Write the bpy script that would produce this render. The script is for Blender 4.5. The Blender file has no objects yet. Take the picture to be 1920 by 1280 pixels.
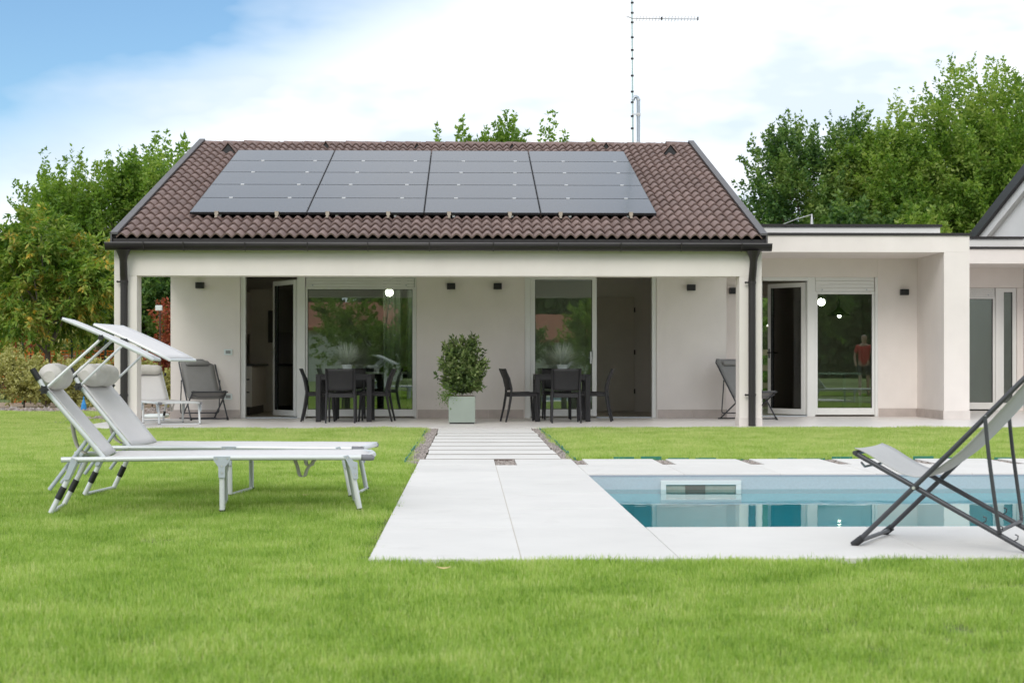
import bpy, bmesh, math, random
import numpy as np
from mathutils import Vector, Matrix
PI = math.pi
rnd = random.Random(7)
scene = bpy.context.scene
col = scene.collection
R = math.radians

# ------------------------------------------------------------------ camera
F = 3107.0          # focal length in px of the 1920 px wide photograph
H = 0.87
YAW = (960 - 878) / F
cam_data = bpy.data.cameras.new('camera')
cam_data.sensor_width = 36
cam_data.lens = F / 1920 * 36
cam_data.shift_y = 45 / 1920
cam_data.clip_end = 3000
cam_data.dof.use_dof = True
cam_data.dof.focus_distance = 17
cam_data.dof.aperture_fstop = 6.3
cam = bpy.data.objects.new('camera', cam_data)
cam.location = (0, 0, H)
cam.rotation_euler = (PI / 2, 0, -YAW)
col.objects.link(cam)
scene.camera = cam

# ------------------------------------------------------------------ world
SUN_EL, SUN_AZ = 37, 196          # azimuth: clockwise from +Y
world = bpy.data.worlds.new('World')
scene.world = world
world.use_nodes = True
wt = world.node_tree
for n in list(wt.nodes): wt.nodes.remove(n)
def N(t, kind, **kw):
    n = t.nodes.new(kind)
    for k, v in kw.items():
        if k in n.inputs: n.inputs[k].default_value = v
        else: setattr(n, k, v)
    return n
out = N(wt, 'ShaderNodeOutputWorld')
bg = N(wt, 'ShaderNodeBackground'); bg.inputs['Strength'].default_value = 0.12
sky = N(wt, 'ShaderNodeTexSky', sky_type='NISHITA'); sky.sun_disc = False
sky.sun_elevation = R(SUN_EL); sky.sun_rotation = R(SUN_AZ)
sky.air_density = 1.0; sky.dust_density = 0.6; sky.ozone_density = 2.0
tc = N(wt, 'ShaderNodeTexCoord')
sep = N(wt, 'ShaderNodeSeparateXYZ')
wt.links.new(tc.outputs['Generated'], sep.inputs[0])
def M(t, op, a, b=None, c=None, clamp=False):
    n = t.nodes.new('ShaderNodeMath'); n.operation = op; n.use_clamp = clamp
    for i, v in enumerate((a, b, c)):
        if v is None: continue
        if isinstance(v, (int, float)): n.inputs[i].default_value = v
        else: t.links.new(v, n.inputs[i])
    return n.outputs[0]
mp = N(wt, 'ShaderNodeMapping'); mp.inputs['Scale'].default_value = (1.0, 1.0, 2.6)
wt.links.new(tc.outputs['Generated'], mp.inputs[0])
nz = N(wt, 'ShaderNodeTexNoise', Scale=3.2, Detail=5.0, Roughness=0.55)
wt.links.new(mp.outputs[0], nz.inputs['Vector'])
nz2 = N(wt, 'ShaderNodeTexNoise', Scale=7.5, Detail=4.0, Roughness=0.55)
wt.links.new(mp.outputs[0], nz2.inputs['Vector'])
# open patch of blue between the clouds, up and to the left of the house
dx = M(wt, 'MULTIPLY', M(wt, 'ADD', sep.outputs[0], 0.30), 1.95)
dz = M(wt, 'MULTIPLY', M(wt, 'SUBTRACT', M(wt, 'ADD', sep.outputs[2], M(wt, 'MULTIPLY', sep.outputs[0], -0.42)), 0.300), 10.5)
r2 = M(wt, 'SQRT', M(wt, 'ADD', M(wt, 'MULTIPLY', dx, dx), M(wt, 'MULTIPLY', dz, dz)))
r2 = M(wt, 'ADD', r2, M(wt, 'MULTIPLY', M(wt, 'SUBTRACT', nz2.outputs['Fac'], 0.5), 1.3))
front = M(wt, 'GREATER_THAN', sep.outputs[1], 0.0)
blue1 = M(wt, 'MULTIPLY', M(wt, 'SUBTRACT', 1.12, r2, clamp=True), 1.5, clamp=True)
blue1 = M(wt, 'MULTIPLY', blue1, front)
gaps = M(wt, 'MULTIPLY', M(wt, 'SUBTRACT', nz.outputs['Fac'], 0.55, clamp=True), 1.2, clamp=True)
blue = M(wt, 'MAXIMUM', blue1, gaps, clamp=True)
cr = N(wt, 'ShaderNodeValToRGB')
cr.color_ramp.elements[0].position = 0.30; cr.color_ramp.elements[0].color = (4.4, 4.35, 4.3, 1)
cr.color_ramp.elements[1].position = 0.62; cr.color_ramp.elements[1].color = (2.45, 2.8, 3.25, 1)
wt.links.new(nz2.outputs['Fac'], cr.inputs[0])
tint = N(wt, 'ShaderNodeMixRGB', blend_type='MULTIPLY'); tint.inputs[0].default_value = 1
tint.inputs[2].default_value = (0.30, 0.36, 0.39, 1)
wt.links.new(sky.outputs[0], tint.inputs[1])
mx = N(wt, 'ShaderNodeMixRGB')
wt.links.new(blue, mx.inputs[0]); wt.links.new(cr.outputs[0], mx.inputs[1]); wt.links.new(tint.outputs[0], mx.inputs[2])
wt.links.new(mx.outputs[0], bg.inputs[0]); wt.links.new(bg.outputs[0], out.inputs[0])

# ------------------------------------------------------------------ sun, exposure
sd = bpy.data.lights.new('sun', 'SUN'); sd.energy = 0.52; sd.angle = R(26); sd.color = (1, 0.95, 0.87)
so = bpy.data.objects.new('sun', sd); col.objects.link(so)
az, el = R(SUN_AZ), R(SUN_EL)
sdir = Vector((math.sin(az) * math.cos(el), math.cos(az) * math.cos(el), math.sin(el)))
so.rotation_euler = (-sdir).to_track_quat('-Z', 'Y').to_euler()
so.location = sdir * 60
vs = scene.view_settings
scene.display_settings.display_device = 'sRGB'
vs.view_transform = 'Standard'; vs.look = 'None'; vs.exposure = 1.5; vs.gamma = 1; vs.use_curve_mapping = False
scene.cycles.max_bounces = 12
scene.cycles.diffuse_bounces = 7
scene.cycles.transparent_max_bounces = 16
scene.cycles.caustics_reflective = False
scene.cycles.caustics_refractive = False
scene.cycles.use_denoising = True

def px(u, Y):
    "world x of photograph column u at depth Y"
    t = (u - 960) / F; s, c = math.sin(YAW), math.cos(YAW)
    return Y * (s + t * c) / (c - t * s)

# ------------------------------------------------------------------ materials
MATS = {}
def mat(name, color, rough=0.6, var=0.0, scale=8.0, bump=0.0, bscale=None, metal=0.0, spec=0.5, island=0.0, rand=0.0, c2=None, detail=5, coat=0.0):
    m = bpy.data.materials.new(name); m.use_nodes = True
    t = m.node_tree; b = t.nodes['Principled BSDF']
    b.inputs['Roughness'].default_value = rough; b.inputs['Metallic'].default_value = metal
    b.inputs['Specular IOR Level'].default_value = spec
    if coat: b.inputs['Coat Weight'].default_value = coat; b.inputs['Coat Roughness'].default_value = 0.1
    geo = N(t, 'ShaderNodeNewGeometry')
    last = None
    if var > 0 or c2:
        nz = N(t, 'ShaderNodeTexNoise', Scale=scale, Detail=float(detail), Roughness=0.6)
        t.links.new(geo.outputs['Position'], nz.inputs['Vector'])
        mixn = N(t, 'ShaderNodeMixRGB')
        if c2:
            mixn.inputs[1].default_value = (*color, 1); mixn.inputs[2].default_value = (*c2, 1)
        else:
            mixn.inputs[1].default_value = (*[c * (1 - var) for c in color], 1)
            mixn.inputs[2].default_value = (*[min(1, c * (1 + var)) for c in color], 1)
        rp = N(t, 'ShaderNodeMapRange'); rp.inputs['From Min'].default_value = 0.3; rp.inputs['From Max'].default_value = 0.7
        t.links.new(nz.outputs['Fac'], rp.inputs['Value']); t.links.new(rp.outputs[0], mixn.inputs[0])
        last = mixn.outputs[0]
    if rand > 0 or island > 0:
        hv = N(t, 'ShaderNodeHueSaturation')
        src = geo.outputs['Random Per Island'] if island > 0 else N(t, 'ShaderNodeObjectInfo').outputs['Random']
        k = island or rand
        mr = N(t, 'ShaderNodeMapRange'); mr.inputs['To Min'].default_value = 1 - k; mr.inputs['To Max'].default_value = 1 + k
        t.links.new(src, mr.inputs['Value']); t.links.new(mr.outputs[0], hv.inputs['Value'])
        if last: t.links.new(last, hv.inputs['Color'])
        else: hv.inputs['Color'].default_value = (*color, 1)
        last = hv.outputs[0]
    if last: t.links.new(last, b.inputs['Base Color'])
    else: b.inputs['Base Color'].default_value = (*color, 1)
    if bump > 0:
        bn = N(t, 'ShaderNodeTexNoise', Scale=float(bscale or scale * 6), Detail=4.0)
        t.links.new(geo.outputs['Position'], bn.inputs['Vector'])
        bp = N(t, 'ShaderNodeBump', Strength=bump, Distance=0.01)
        t.links.new(bn.outputs['Fac'], bp.inputs['Height']); t.links.new(bp.outputs[0], b.inputs['Normal'])
    MATS[name] = m
    return m

def leaf_mat(name, colors, trans=0.35, rough=0.5, pos_scale=0.8, instance=False):
    "colors: three or four colours spread over the leaves at random, clumped by a soft noise"
    m = bpy.data.materials.new(name); m.use_nodes = True
    t = m.node_tree; b = t.nodes['Principled BSDF']; o = t.nodes['Material Output']
    geo = N(t, 'ShaderNodeNewGeometry')
    nz = N(t, 'ShaderNodeTexNoise', Scale=pos_scale, Detail=3.0)
    t.links.new(geo.outputs['Position'], nz.inputs['Vector'])
    rp = N(t, 'ShaderNodeMapRange'); rp.inputs['From Min'].default_value = 0.33; rp.inputs['From Max'].default_value = 0.67
    t.links.new(nz.outputs['Fac'], rp.inputs['Value'])
    kn_ = 0.34 if instance else 0.5
    v = M(t, 'ADD', M(t, 'MULTIPLY', geo.outputs['Random Per Island'], 1 - kn_), M(t, 'MULTIPLY', rp.outputs[0], kn_))
    if instance:
        oi = N(t, 'ShaderNodeObjectInfo')
        v = M(t, 'ADD', M(t, 'MULTIPLY', v, 0.7), M(t, 'MULTIPLY', oi.outputs['Random'], 0.3))
        sp = N(t, 'ShaderNodeSeparateXYZ'); t.links.new(geo.outputs['Position'], sp.inputs[0])   # blades turn paler and yellower towards the house
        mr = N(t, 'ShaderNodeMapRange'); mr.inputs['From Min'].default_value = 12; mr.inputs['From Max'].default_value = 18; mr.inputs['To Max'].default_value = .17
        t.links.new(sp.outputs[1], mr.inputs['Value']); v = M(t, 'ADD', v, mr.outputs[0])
    cr = N(t, 'ShaderNodeValToRGB'); e = cr.color_ramp.elements
    n = len(colors)
    while len(e) < n: e.new(0.5)
    for i, c in enumerate(colors):
        e[i].position = 0.15 + 0.7 * i / (n - 1); e[i].color = (*c, 1)
    t.links.new(v, cr.inputs[0])
    t.links.new(cr.outputs[0], b.inputs['Base Color'])
    b.inputs['Roughness'].default_value = rough; b.inputs['Specular IOR Level'].default_value = 0.35
    tr = N(t, 'ShaderNodeBsdfTranslucent'); bright = N(t, 'ShaderNodeMixRGB', blend_type='MULTIPLY')
    bright.inputs[0].default_value = 1; bright.inputs[2].default_value = (1.3, 1.35, 0.7, 1)
    t.links.new(cr.outputs[0], bright.inputs[1]); t.links.new(bright.outputs[0], tr.inputs[0])
    mx = N(t, 'ShaderNodeMixShader'); mx.inputs[0].default_value = trans
    t.links.new(b.outputs[0], mx.inputs[1]); t.links.new(tr.outputs[0], mx.inputs[2]); t.links.new(mx.outputs[0], o.inputs[0])
    MATS[name] = m
    return m

def glass_mat(name, tintc, ior=1.5, rough=0.0, bump=0.0, bscale=1.0, stretch=None):
    m = bpy.data.materials.new(name); m.use_nodes = True
    t = m.node_tree; o = t.nodes['Material Output']; t.nodes.remove(t.nodes['Principled BSDF'])
    tr = N(t, 'ShaderNodeBsdfTransparent'); tr.inputs[0].default_value = (*tintc, 1)
    gl = N(t, 'ShaderNodeBsdfGlossy'); gl.inputs['Roughness'].default_value = rough; gl.inputs[0].default_value = (0.95, 1, 0.97, 1)
    fr = N(t, 'ShaderNodeFresnel'); fr.inputs['IOR'].default_value = ior
    mx = N(t, 'ShaderNodeMixShader')
    if bump > 0:
        geo = N(t, 'ShaderNodeNewGeometry')
        mp = N(t, 'ShaderNodeMapping'); mp.inputs['Scale'].default_value = stretch or (1, 1, 1)
        t.links.new(geo.outputs['Position'], mp.inputs[0])
        nz = N(t, 'ShaderNodeTexNoise', Scale=float(bscale), Detail=3.0)
        t.links.new(mp.outputs[0], nz.inputs['Vector'])
        bp = N(t, 'ShaderNodeBump', Strength=bump, Distance=0.01)
        t.links.new(nz.outputs['Fac'], bp.inputs['Height'])
        t.links.new(bp.outputs[0], gl.inputs['Normal']); t.links.new(bp.outputs[0], fr.inputs['Normal'])
    t.links.new(fr.outputs[0], mx.inputs[0]); t.links.new(tr.outputs[0], mx.inputs[1]); t.links.new(gl.outputs[0], mx.inputs[2])
    t.links.new(mx.outputs[0], o.inputs[0])
    MATS[name] = m
    return m
def emit_mat(name, color, s):
    m = bpy.data.materials.new(name); m.use_nodes = True
    b = m.node_tree.nodes['Principled BSDF']; b.inputs['Emission Color'].default_value = (*color, 1)
    b.inputs['Emission Strength'].default_value = s; b.inputs['Base Color'].default_value = (.8, .8, .8, 1)
    return m

plaster = mat('plaster', (0.775, 0.722, 0.69), 0.9, 0.045, 1.3, 0.25, 160)
plaster_white = mat('plaster_white', (0.83, 0.82, 0.80), 0.9, 0.03, 1.3, 0.25, 160)
skirt_m = mat('skirting_stone', (0.47, 0.41, 0.38), 0.5, 0.10, 5, 0.05, rand=0.05)
patio_m = mat('patio_stone', (0.76, 0.72, 0.69), 0.35, 0.06, 3, 0.04, 90)
deck_m = mat('deck_stone', (0.655, 0.632, 0.60), 0.55, 0.05, 1.7, 0.12, 120, rand=0.03)
joint_m = mat('joint_mortar', (0.40, 0.34, 0.29), 0.9, 0.15, 20)
white_fr = mat('white_frame', (0.74, 0.745, 0.73), 0.35, 0.02, 4)
brown_metal = mat('brown_metal', (0.020, 0.016, 0.017), 0.45, 0.12, 6, 0.03, 60)
grey_metal = mat('roof_flashing', (0.085, 0.08, 0.082), 0.5, 0.12, 5)
tile_m = mat('clay_tile', (0.180, 0.122, 0.108), 0.8, 0, 26, 0.35, 90, rand=0.13, c2=(0.245, 0.172, 0.152))
tile_stuff_m = mat('clay_tile_far', (0.180, 0.122, 0.108), 0.8, 0, 26, 0.35, 90, island=0.13, c2=(0.245, 0.172, 0.152))
under_m = mat('roof_felt', (0.03, 0.027, 0.027), 0.95, 0.2, 5)
panel_m = mat('solar_glass', (0.008, 0.015, 0.030), 0.20, 0.12, 1.2, 0.0, spec=0.30, rand=0.05)
panel_fr = mat('solar_frame', (0.012, 0.012, 0.015), 0.4)
steel = mat('galvanised_steel', (0.60, 0.60, 0.60), 0.4, 0.12, 30, metal=0.85)
alu = mat('white_aluminium', (0.66, 0.68, 0.69), 0.32, 0.03, 10, metal=0.15)
greyplate = mat('grey_plastic_joint', (0.42, 0.46, 0.50), 0.45, 0.06, 20)
darkplastic = mat('dark_plastic', (0.016, 0.016, 0.018), 0.5, 0.1, 20)
greytip = mat('grey_tip', (0.20, 0.20, 0.22), 0.6)
white_fab = mat('white_mesh_fabric', (0.66, 0.64, 0.635), 0.85, 0.02, 8, 0.3, 500)
beige_fab = mat('beige_cushion', (0.58, 0.55, 0.52), 0.95, 0.05, 10, 0.5, 30)
grey_fab = mat('light_grey_fabric', (0.47, 0.47, 0.465), 0.85, 0.03, 8, 0.35, 450)
mid_fab = mat('mid_grey_fabric', (0.25, 0.245, 0.24), 0.85, 0.05, 8, 0.3, 450)
chair_steel = mat('charcoal_tube', (0.060, 0.062, 0.070), 0.42, 0.08, 14, metal=0.3)
resin = mat('charcoal_resin', (0.011, 0.0105, 0.013), 0.55, 0.12, 14, 0.25, 260)
planter_m = mat('sage_planter', (0.27, 0.315, 0.275), 0.5, 0.05, 4)
soil_m = mat('soil', (0.09, 0.06, 0.04), 0.95, 0.3, 12, 0.8, 30)
pot_m = mat('white_pot', (0.72, 0.78, 0.78), 0.4, 0.03, 10)
lamp_black = mat('black_lamp', (0.009, 0.009, 0.010), 0.5, 0.1, 10)
room_wall = mat('room_plaster', (0.76, 0.73, 0.69), 0.9, 0.03, 2)
room_floor = mat('room_floor', (0.50, 0.46, 0.40), 0.4, 0.08, 2)
cabinet_m = mat('cabinet', (0.62, 0.59, 0.52), 0.5, 0.05, 3)
worktop_m = mat('worktop', (0.04, 0.035, 0.03), 0.4)
bark = mat('bark', (0.10, 0.075, 0.055), 0.95, 0.3, 9, 0.9, 30)
bark_grey = mat('grey_bark', (0.16, 0.14, 0.12), 0.95, 0.25, 9, 0.9, 30)
dirt = mat('dirt', (0.30, 0.21, 0.14), 0.95, 0, 5, 0.9, 20, c2=(0.50, 0.40, 0.30))
earth = mat('earth_under_grass', (0.11, 0.13, 0.035), 0.95, 0, 1.2, 0.7, 40, c2=(0.10, 0.15, 0.03))
meadow = mat('meadow', (0.17, 0.24, 0.06), 0.95, 0, 0.6, 0.8, 8, c2=(0.23, 0.28, 0.09))
gravel_m = mat('gravel_stones', (0.30, 0.26, 0.235), 0.85, island=0.45)
green_pl = mat('green_edging', (0.03, 0.20, 0.13), 0.5, 0.1, 10)
orange_pl = mat('orange_mesh', (0.80, 0.22, 0.03), 0.6, 0.1, 5)
wire_green = mat('green_wire', (0.03, 0.09, 0.05), 0.5)
rust = mat('rusty_post', (0.10, 0.05, 0.035), 0.8, 0.2, 10)
wood_m = mat('fence_wood', (0.38, 0.29, 0.20), 0.85, 0.2, 6, 0.4, 30, rand=0.1)
red_roof = mat('red_roof', (0.42, 0.14, 0.09), 0.8, 0.2, 3, 0.3, 20)
liner = mat('pool_liner', (0.47, 0.52, 0.56), 0.45, 0.04, 60, 0.05, detail=2)
liner_floor_water_tint = mat('pool_liner_floor_water_tint', (0.20, 0.80, 0.88), 0.5, 0.06, 3)
pane_m = glass_mat('window_glass', (0.76, 0.86, 0.79), 2.15, bump=0.01, bscale=1.3)
water_m = glass_mat('pool_water', (0.78, 0.98, 0.99), 1.31, bump=0.18, bscale=2.6, stretch=(0.55, 1.2, 1))
globe_m = emit_mat('lit_globe', (1.0, 0.90, 0.74), 12.0)
bulb_m = emit_mat('lit_bulb', (1.0, 0.93, 0.80), 9.0)
blue_pl = mat('blue_plastic', (0.03, 0.25, 0.6), 0.5)
skin_m = mat('skin', (0.45, 0.27, 0.20), 0.6, 0.05, 20)
red_cloth = mat('red_cloth', (0.50, 0.05, 0.05), 0.9, 0.1, 8)
dark_cloth = mat('dark_cloth', (0.03, 0.03, 0.04), 0.9, 0.1, 8)
hair_m = mat('grey_hair', (0.30, 0.27, 0.24), 0.8, 0.2, 60)
curtain_m = mat('curtain', (0.30, 0.32, 0.30), 0.9)

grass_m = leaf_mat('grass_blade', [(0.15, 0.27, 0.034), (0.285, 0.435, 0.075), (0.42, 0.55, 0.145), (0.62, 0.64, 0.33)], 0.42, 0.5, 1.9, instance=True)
leaf_dark = leaf_mat('leaf_dark', [(0.04, 0.10, 0.03), (0.08, 0.165, 0.042), (0.15, 0.25, 0.06), (0.25, 0.34, 0.10)], 0.42)
leaf_mid = leaf_mat('leaf_mid', [(0.09, 0.18, 0.03), (0.17, 0.29, 0.045), (0.27, 0.38, 0.08), (0.38, 0.46, 0.13)], 0.5)
leaf_bright = leaf_mat('leaf_bright', [(0.10, 0.19, 0.03), (0.17, 0.29, 0.045), (0.29, 0.40, 0.08)], 0.5)
leaf_peach = leaf_mat('leaf_peach', [(0.07, 0.15, 0.02), (0.10, 0.20, 0.03), (0.14, 0.25, 0.035), (0.18, 0.29, 0.04), (0.22, 0.33, 0.05), (0.27, 0.36, 0.07), (0.31, 0.39, 0.09), (0.30, 0.32, 0.08), (0.60, 0.42, 0.08)], 0.38, pos_scale=1.6)
leaf_hedge = leaf_mat('leaf_hedge', [(0.27, 0.28, 0.09), (0.45, 0.45, 0.17), (0.62, 0.60, 0.30)], 0.3)
leaf_red = leaf_mat('leaf_red', [(0.16, 0.06, 0.03), (0.42, 0.10, 0.06), (0.50, 0.22, 0.10)], 0.3)
leaf_shrub = leaf_mat('leaf_shrub', [(0.04, 0.065, 0.022), (0.08, 0.13, 0.04), (0.16, 0.23, 0.07), (0.36, 0.42, 0.20)], 0.28, 0.35, pos_scale=5)
leaf_fescue = leaf_mat('leaf_fescue', [(0.34, 0.40, 0.38), (0.58, 0.63, 0.60)], 0.2, 0.5)
leaf_far = leaf_mat('leaf_far', [(0.022, 0.05, 0.022), (0.045, 0.09, 0.03), (0.08, 0.14, 0.04)], 0.25)

def weather(m, strength=.10):
    "faint vertical rain streaks and a little splash dirt near the ground"
    t = m.node_tree; b = t.nodes['Principled BSDF']; src = b.inputs['Base Color'].links[0].from_socket
    geo = N(t, 'ShaderNodeNewGeometry'); mp = N(t, 'ShaderNodeMapping'); mp.inputs['Scale'].default_value = (1.1, 1.1, .5)
    t.links.new(geo.outputs['Position'], mp.inputs[0]); nz = N(t, 'ShaderNodeTexNoise', Scale=1.6, Detail=5.0, Roughness=.65)
    t.links.new(mp.outputs[0], nz.inputs['Vector'])
    k = M(t, 'MULTIPLY', M(t, 'SUBTRACT', nz.outputs['Fac'], .47, clamp=True), 4.0, clamp=True)
    mx = N(t, 'ShaderNodeMixRGB', blend_type='MULTIPLY'); t.links.new(M(t, 'MULTIPLY', k, strength), mx.inputs[0])
    mx.inputs[2].default_value = (.55, .50, .44, 1); t.links.new(src, mx.inputs[1]); t.links.new(mx.outputs[0], b.inputs['Base Color'])
weather(plaster, .07); weather(plaster_white, .05)
def stains(m):
    t = m.node_tree; b = t.nodes['Principled BSDF']; src = b.inputs['Base Color'].links[0].from_socket
    geo = N(t, 'ShaderNodeNewGeometry'); nz = N(t, 'ShaderNodeTexNoise', Scale=2.3, Detail=7.0, Roughness=.7); nz.inputs['Distortion'].default_value = .6
    t.links.new(geo.outputs['Position'], nz.inputs['Vector'])
    k = M(t, 'MULTIPLY', M(t, 'SUBTRACT', nz.outputs['Fac'], .56, clamp=True), 5.0, clamp=True)
    mx = N(t, 'ShaderNodeMixRGB', blend_type='MULTIPLY'); t.links.new(M(t, 'MULTIPLY', k, .30), mx.inputs[0])
    mx.inputs[2].default_value = (.62, .60, .57, 1); t.links.new(src, mx.inputs[1]); t.links.new(mx.outputs[0], b.inputs['Base Color'])
stains(deck_m); stains(patio_m)

# ------------------------------------------------------------------ builders
def wloc(o):
    v = Vector((0, 0, 0))
    while o is not None:
        v += o.location; o = o.parent
    return v
def tag(o, label=None, cat=None, group=None, kind=None):
    if label: o['label'] = label
    if cat: o['category'] = cat
    if group: o['group'] = group
    if kind: o['kind'] = kind
    return o
def thing(name, label, cat, loc=(0, 0, 0), rot=0, group=None):
    o = bpy.data.objects.new(name, None); o.empty_display_size = 0.2
    o.location = loc; o.rotation_euler = (0, 0, rot); col.objects.link(o)
    return tag(o, label, cat, group)
class MB:
    def __init__(s): s.v = []; s.f = []
    def add(s, vs, fs):
        n = len(s.v); s.v += [tuple(p) for p in vs]; s.f += [tuple(i + n for i in f) for f in fs]; return s
    def box(s, x0, x1, y0, y1, z0, z1):
        return s.add([(x0, y0, z0), (x1, y0, z0), (x1, y1, z0), (x0, y1, z0), (x0, y0, z1), (x1, y0, z1), (x1, y1, z1), (x0, y1, z1)],
                     [(0, 3, 2, 1), (4, 5, 6, 7), (0, 1, 5, 4), (1, 2, 6, 5), (2, 3, 7, 6), (3, 0, 4, 7)])
    def hexa(s, p):   # 8 corners: bottom ring, top ring
        return s.add(p, [(0, 3, 2, 1), (4, 5, 6, 7), (0, 1, 5, 4), (1, 2, 6, 5), (2, 3, 7, 6), (3, 0, 4, 7)])
    def tube(s, pts, r, n=8, cap=True):
        pts = [Vector(p) for p in pts]; rs = r if isinstance(r, (list, tuple)) else [r] * len(pts)
        base = len(s.v); prev = None
        for i, p in enumerate(pts):
            d = (pts[min(i + 1, len(pts) - 1)] - pts[max(i - 1, 0)]).normalized()
            if prev is None:
                a = Vector((0, 0, 1)) if abs(d.z) < 0.9 else Vector((1, 0, 0)); e1 = d.cross(a).normalized()
            else:
                e1 = (prev - d * prev.dot(d)).normalized()
            prev = e1; e2 = d.cross(e1)
            for k in range(n):
                t = 2 * PI * k / n; s.v.append(tuple(p + (e1 * math.cos(t) + e2 * math.sin(t)) * rs[i]))
        for i in range(len(pts) - 1):
            for k in range(n):
                a = base + i * n + k; b = base + i * n + (k + 1) % n
                s.f.append((a, b, b + n, a + n))
        if cap:
            s.f.append(tuple(base + k for k in range(n))[::-1]); e = base + (len(pts) - 1) * n
            s.f.append(tuple(e + k for k in range(n)))
        return s
    def prism(s, poly, axis, a, b):   # poly in the other two axes
        n = len(poly)
        def P(p, t):
            if axis == 'x': return (t, p[0], p[1])
            if axis == 'y': return (p[0], t, p[1])
            return (p[0], p[1], t)
        s.add([P(p, a) for p in poly] + [P(p, b) for p in poly],
              [tuple(range(n))[::-1], tuple(range(n, 2 * n))] + [(i, (i + 1) % n, n + (i + 1) % n, n + i) for i in range(n)])
        return s
    def lathe(s, prof, c, n=20):
        base = len(s.v)
        for r, z in prof:
            for k in range(n): t = 2 * PI * k / n; s.v.append((c[0] + r * math.cos(t), c[1] + r * math.sin(t), c[2] + z))
        for i in range(len(prof) - 1):
            for k in range(n):
                a = base + i * n + k; b = base + i * n + (k + 1) % n; s.f.append((a, b, b + n, a + n))
        s.f.append(tuple(base + k for k in range(n))[::-1]); e = base + (len(prof) - 1) * n; s.f.append(tuple(e + k for k in range(n)))
        return s
    def grid(s, fn, nu, nv, thick=None):
        base = len(s.v)
        for i in range(nu + 1):
            for j in range(nv + 1): s.v.append(tuple(fn(i / nu, j / nv)))
        for i in range(nu):
            for j in range(nv):
                a = base + i * (nv + 1) + j; s.f.append((a, a + nv + 1, a + nv + 2, a + 1))
        return s
    def mesh(s, name, m, off=Vector((0, 0, 0)), smooth=False):
        me = bpy.data.meshes.new(name)
        me.from_pydata([(x - off.x, y - off.y, z - off.z) for x, y, z in s.v], [], s.f)
        me.materials.append(m)
        if smooth: me.shade_smooth()
        return me
    def build(s, name, m, parent=None, smooth=False, bevel=0, solid=0, fixn=True, loc=None):
        off = wloc(parent) if parent is not None else Vector((0, 0, 0))
        if loc is not None: off = off + Vector(loc)
        me = s.mesh(name, m, off)
        if fixn:
            bm = bmesh.new(); bm.from_mesh(me); bmesh.ops.recalc_face_normals(bm, faces=bm.faces); bm.to_mesh(me); bm.free()
        if smooth:
            me.shade_smooth()
            try: me.set_sharp_from_angle(angle=R(40))
            except Exception: pass
        o = bpy.data.objects.new(name, me); col.objects.link(o)
        if parent is not None: o.parent = parent
        if loc is not None: o.location = loc
        if solid:
            md = o.modifiers.new('solid', 'SOLIDIFY'); md.thickness = solid; md.offset = 0
        if bevel:
            md = o.modifiers.new('bevel', 'BEVEL'); md.width = bevel; md.segments = 2; md.limit_method = 'ANGLE'
        return o
def box(name, m, parent, x0, x1, y0, y1, z0, z1, bevel=0):
    return MB().box(x0, x1, y0, y1, z0, z1).build(name, m, parent, bevel=bevel)
def single(name, m, mb, label, cat, loc, group=None, kind=None, **kw):
    return tag(mb.build(name, m, None, loc=loc, **kw), label, cat, group, kind)
def copy_tree(o, parent=None):
    c = o.copy(); col.objects.link(c)
    if parent is not None: c.parent = parent
    for ch in [k for k in bpy.data.objects if k.parent is o]: copy_tree(ch, c)
    return c
def np_mesh(name, verts, quads, m):
    me = bpy.data.meshes.new(name)
    nv, nq = len(verts), len(quads); k = quads.shape[1]
    me.vertices.add(nv); me.vertices.foreach_set('co', verts.astype(np.float32).ravel())
    me.loops.add(nq * k); me.loops.foreach_set('vertex_index', quads.astype(np.int32).ravel())
    me.polygons.add(nq); me.polygons.foreach_set('loop_start', np.arange(0, nq * k, k, dtype=np.int32))
    me.polygons.foreach_set('loop_total', np.full(nq, k, dtype=np.int32))
    me.update(calc_edges=True); me.materials.append(m)
    return me

# ------------------------------------------------------------------ ground
def structure(name, mb, m, **kw): return tag(mb.build(name, m, None, **kw), kind='structure')
PX0, PX1, PY0, PY1 = 0.955, 9.4, 8.92, 13.3      # pool opening
DX0, DY0, DY1 = -0.45, 7.47, 15.4               # deck
# base ground as one sheet with the pool cut out
zg = -0.045
g = MB()
B = 900
for (x0, x1, y0, y1) in ((-B, B, -B, PY0 - .2), (-B, PX0 - .2, PY0 - .2, PY1 + .2), (PX1 + .2, B, PY0 - .2, PY1 + .2), (-B, B, PY1 + .2, B)):
    g.add([(x0, y0, zg), (x1, y0, zg), (x1, y1, zg), (x0, y1, zg)], [(0, 1, 2, 3)])
structure('ground', g, meadow, fixn=False)
lw = MB()
for (x0, x1, y0, y1) in ((-16, 16, -6, DY0), (-16, DX0, DY0, 15.4), (-16, -.56, 15.4, 23.2), (.99, 16, 15.4, 23.2), (-16, -5.62, 23.2, 27.0), (-16, -6.6, 27.0, 31.8)):
    lw.add([(x0, y0, -.026), (x1, y0, -.026), (x1, y1, -.026), (x0, y1, -.026)], [(0, 1, 2, 3)])
structure('lawn_soil', lw, earth, fixn=False)
d = MB(); d.add([(-16, 31.8, -.038), (-5.0, 31.8, -.038), (-5.0, 41, -.038), (-16, 41, -.038)], [(0, 1, 2, 3)])
d.add([(-6.6, 27, -.036), (-5.0, 27, -.036), (-5.0, 31.8, -.036), (-6.6, 31.8, -.036)], [(0, 1, 2, 3)])
d.add([(-6.2, 25.2, -.034), (-5.62, 25.0, -.034), (-5.62, 27, -.034), (-6.6, 27, -.034)], [(0, 1, 2, 3)])
structure('bare_soil', d, dirt, fixn=False)
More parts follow.
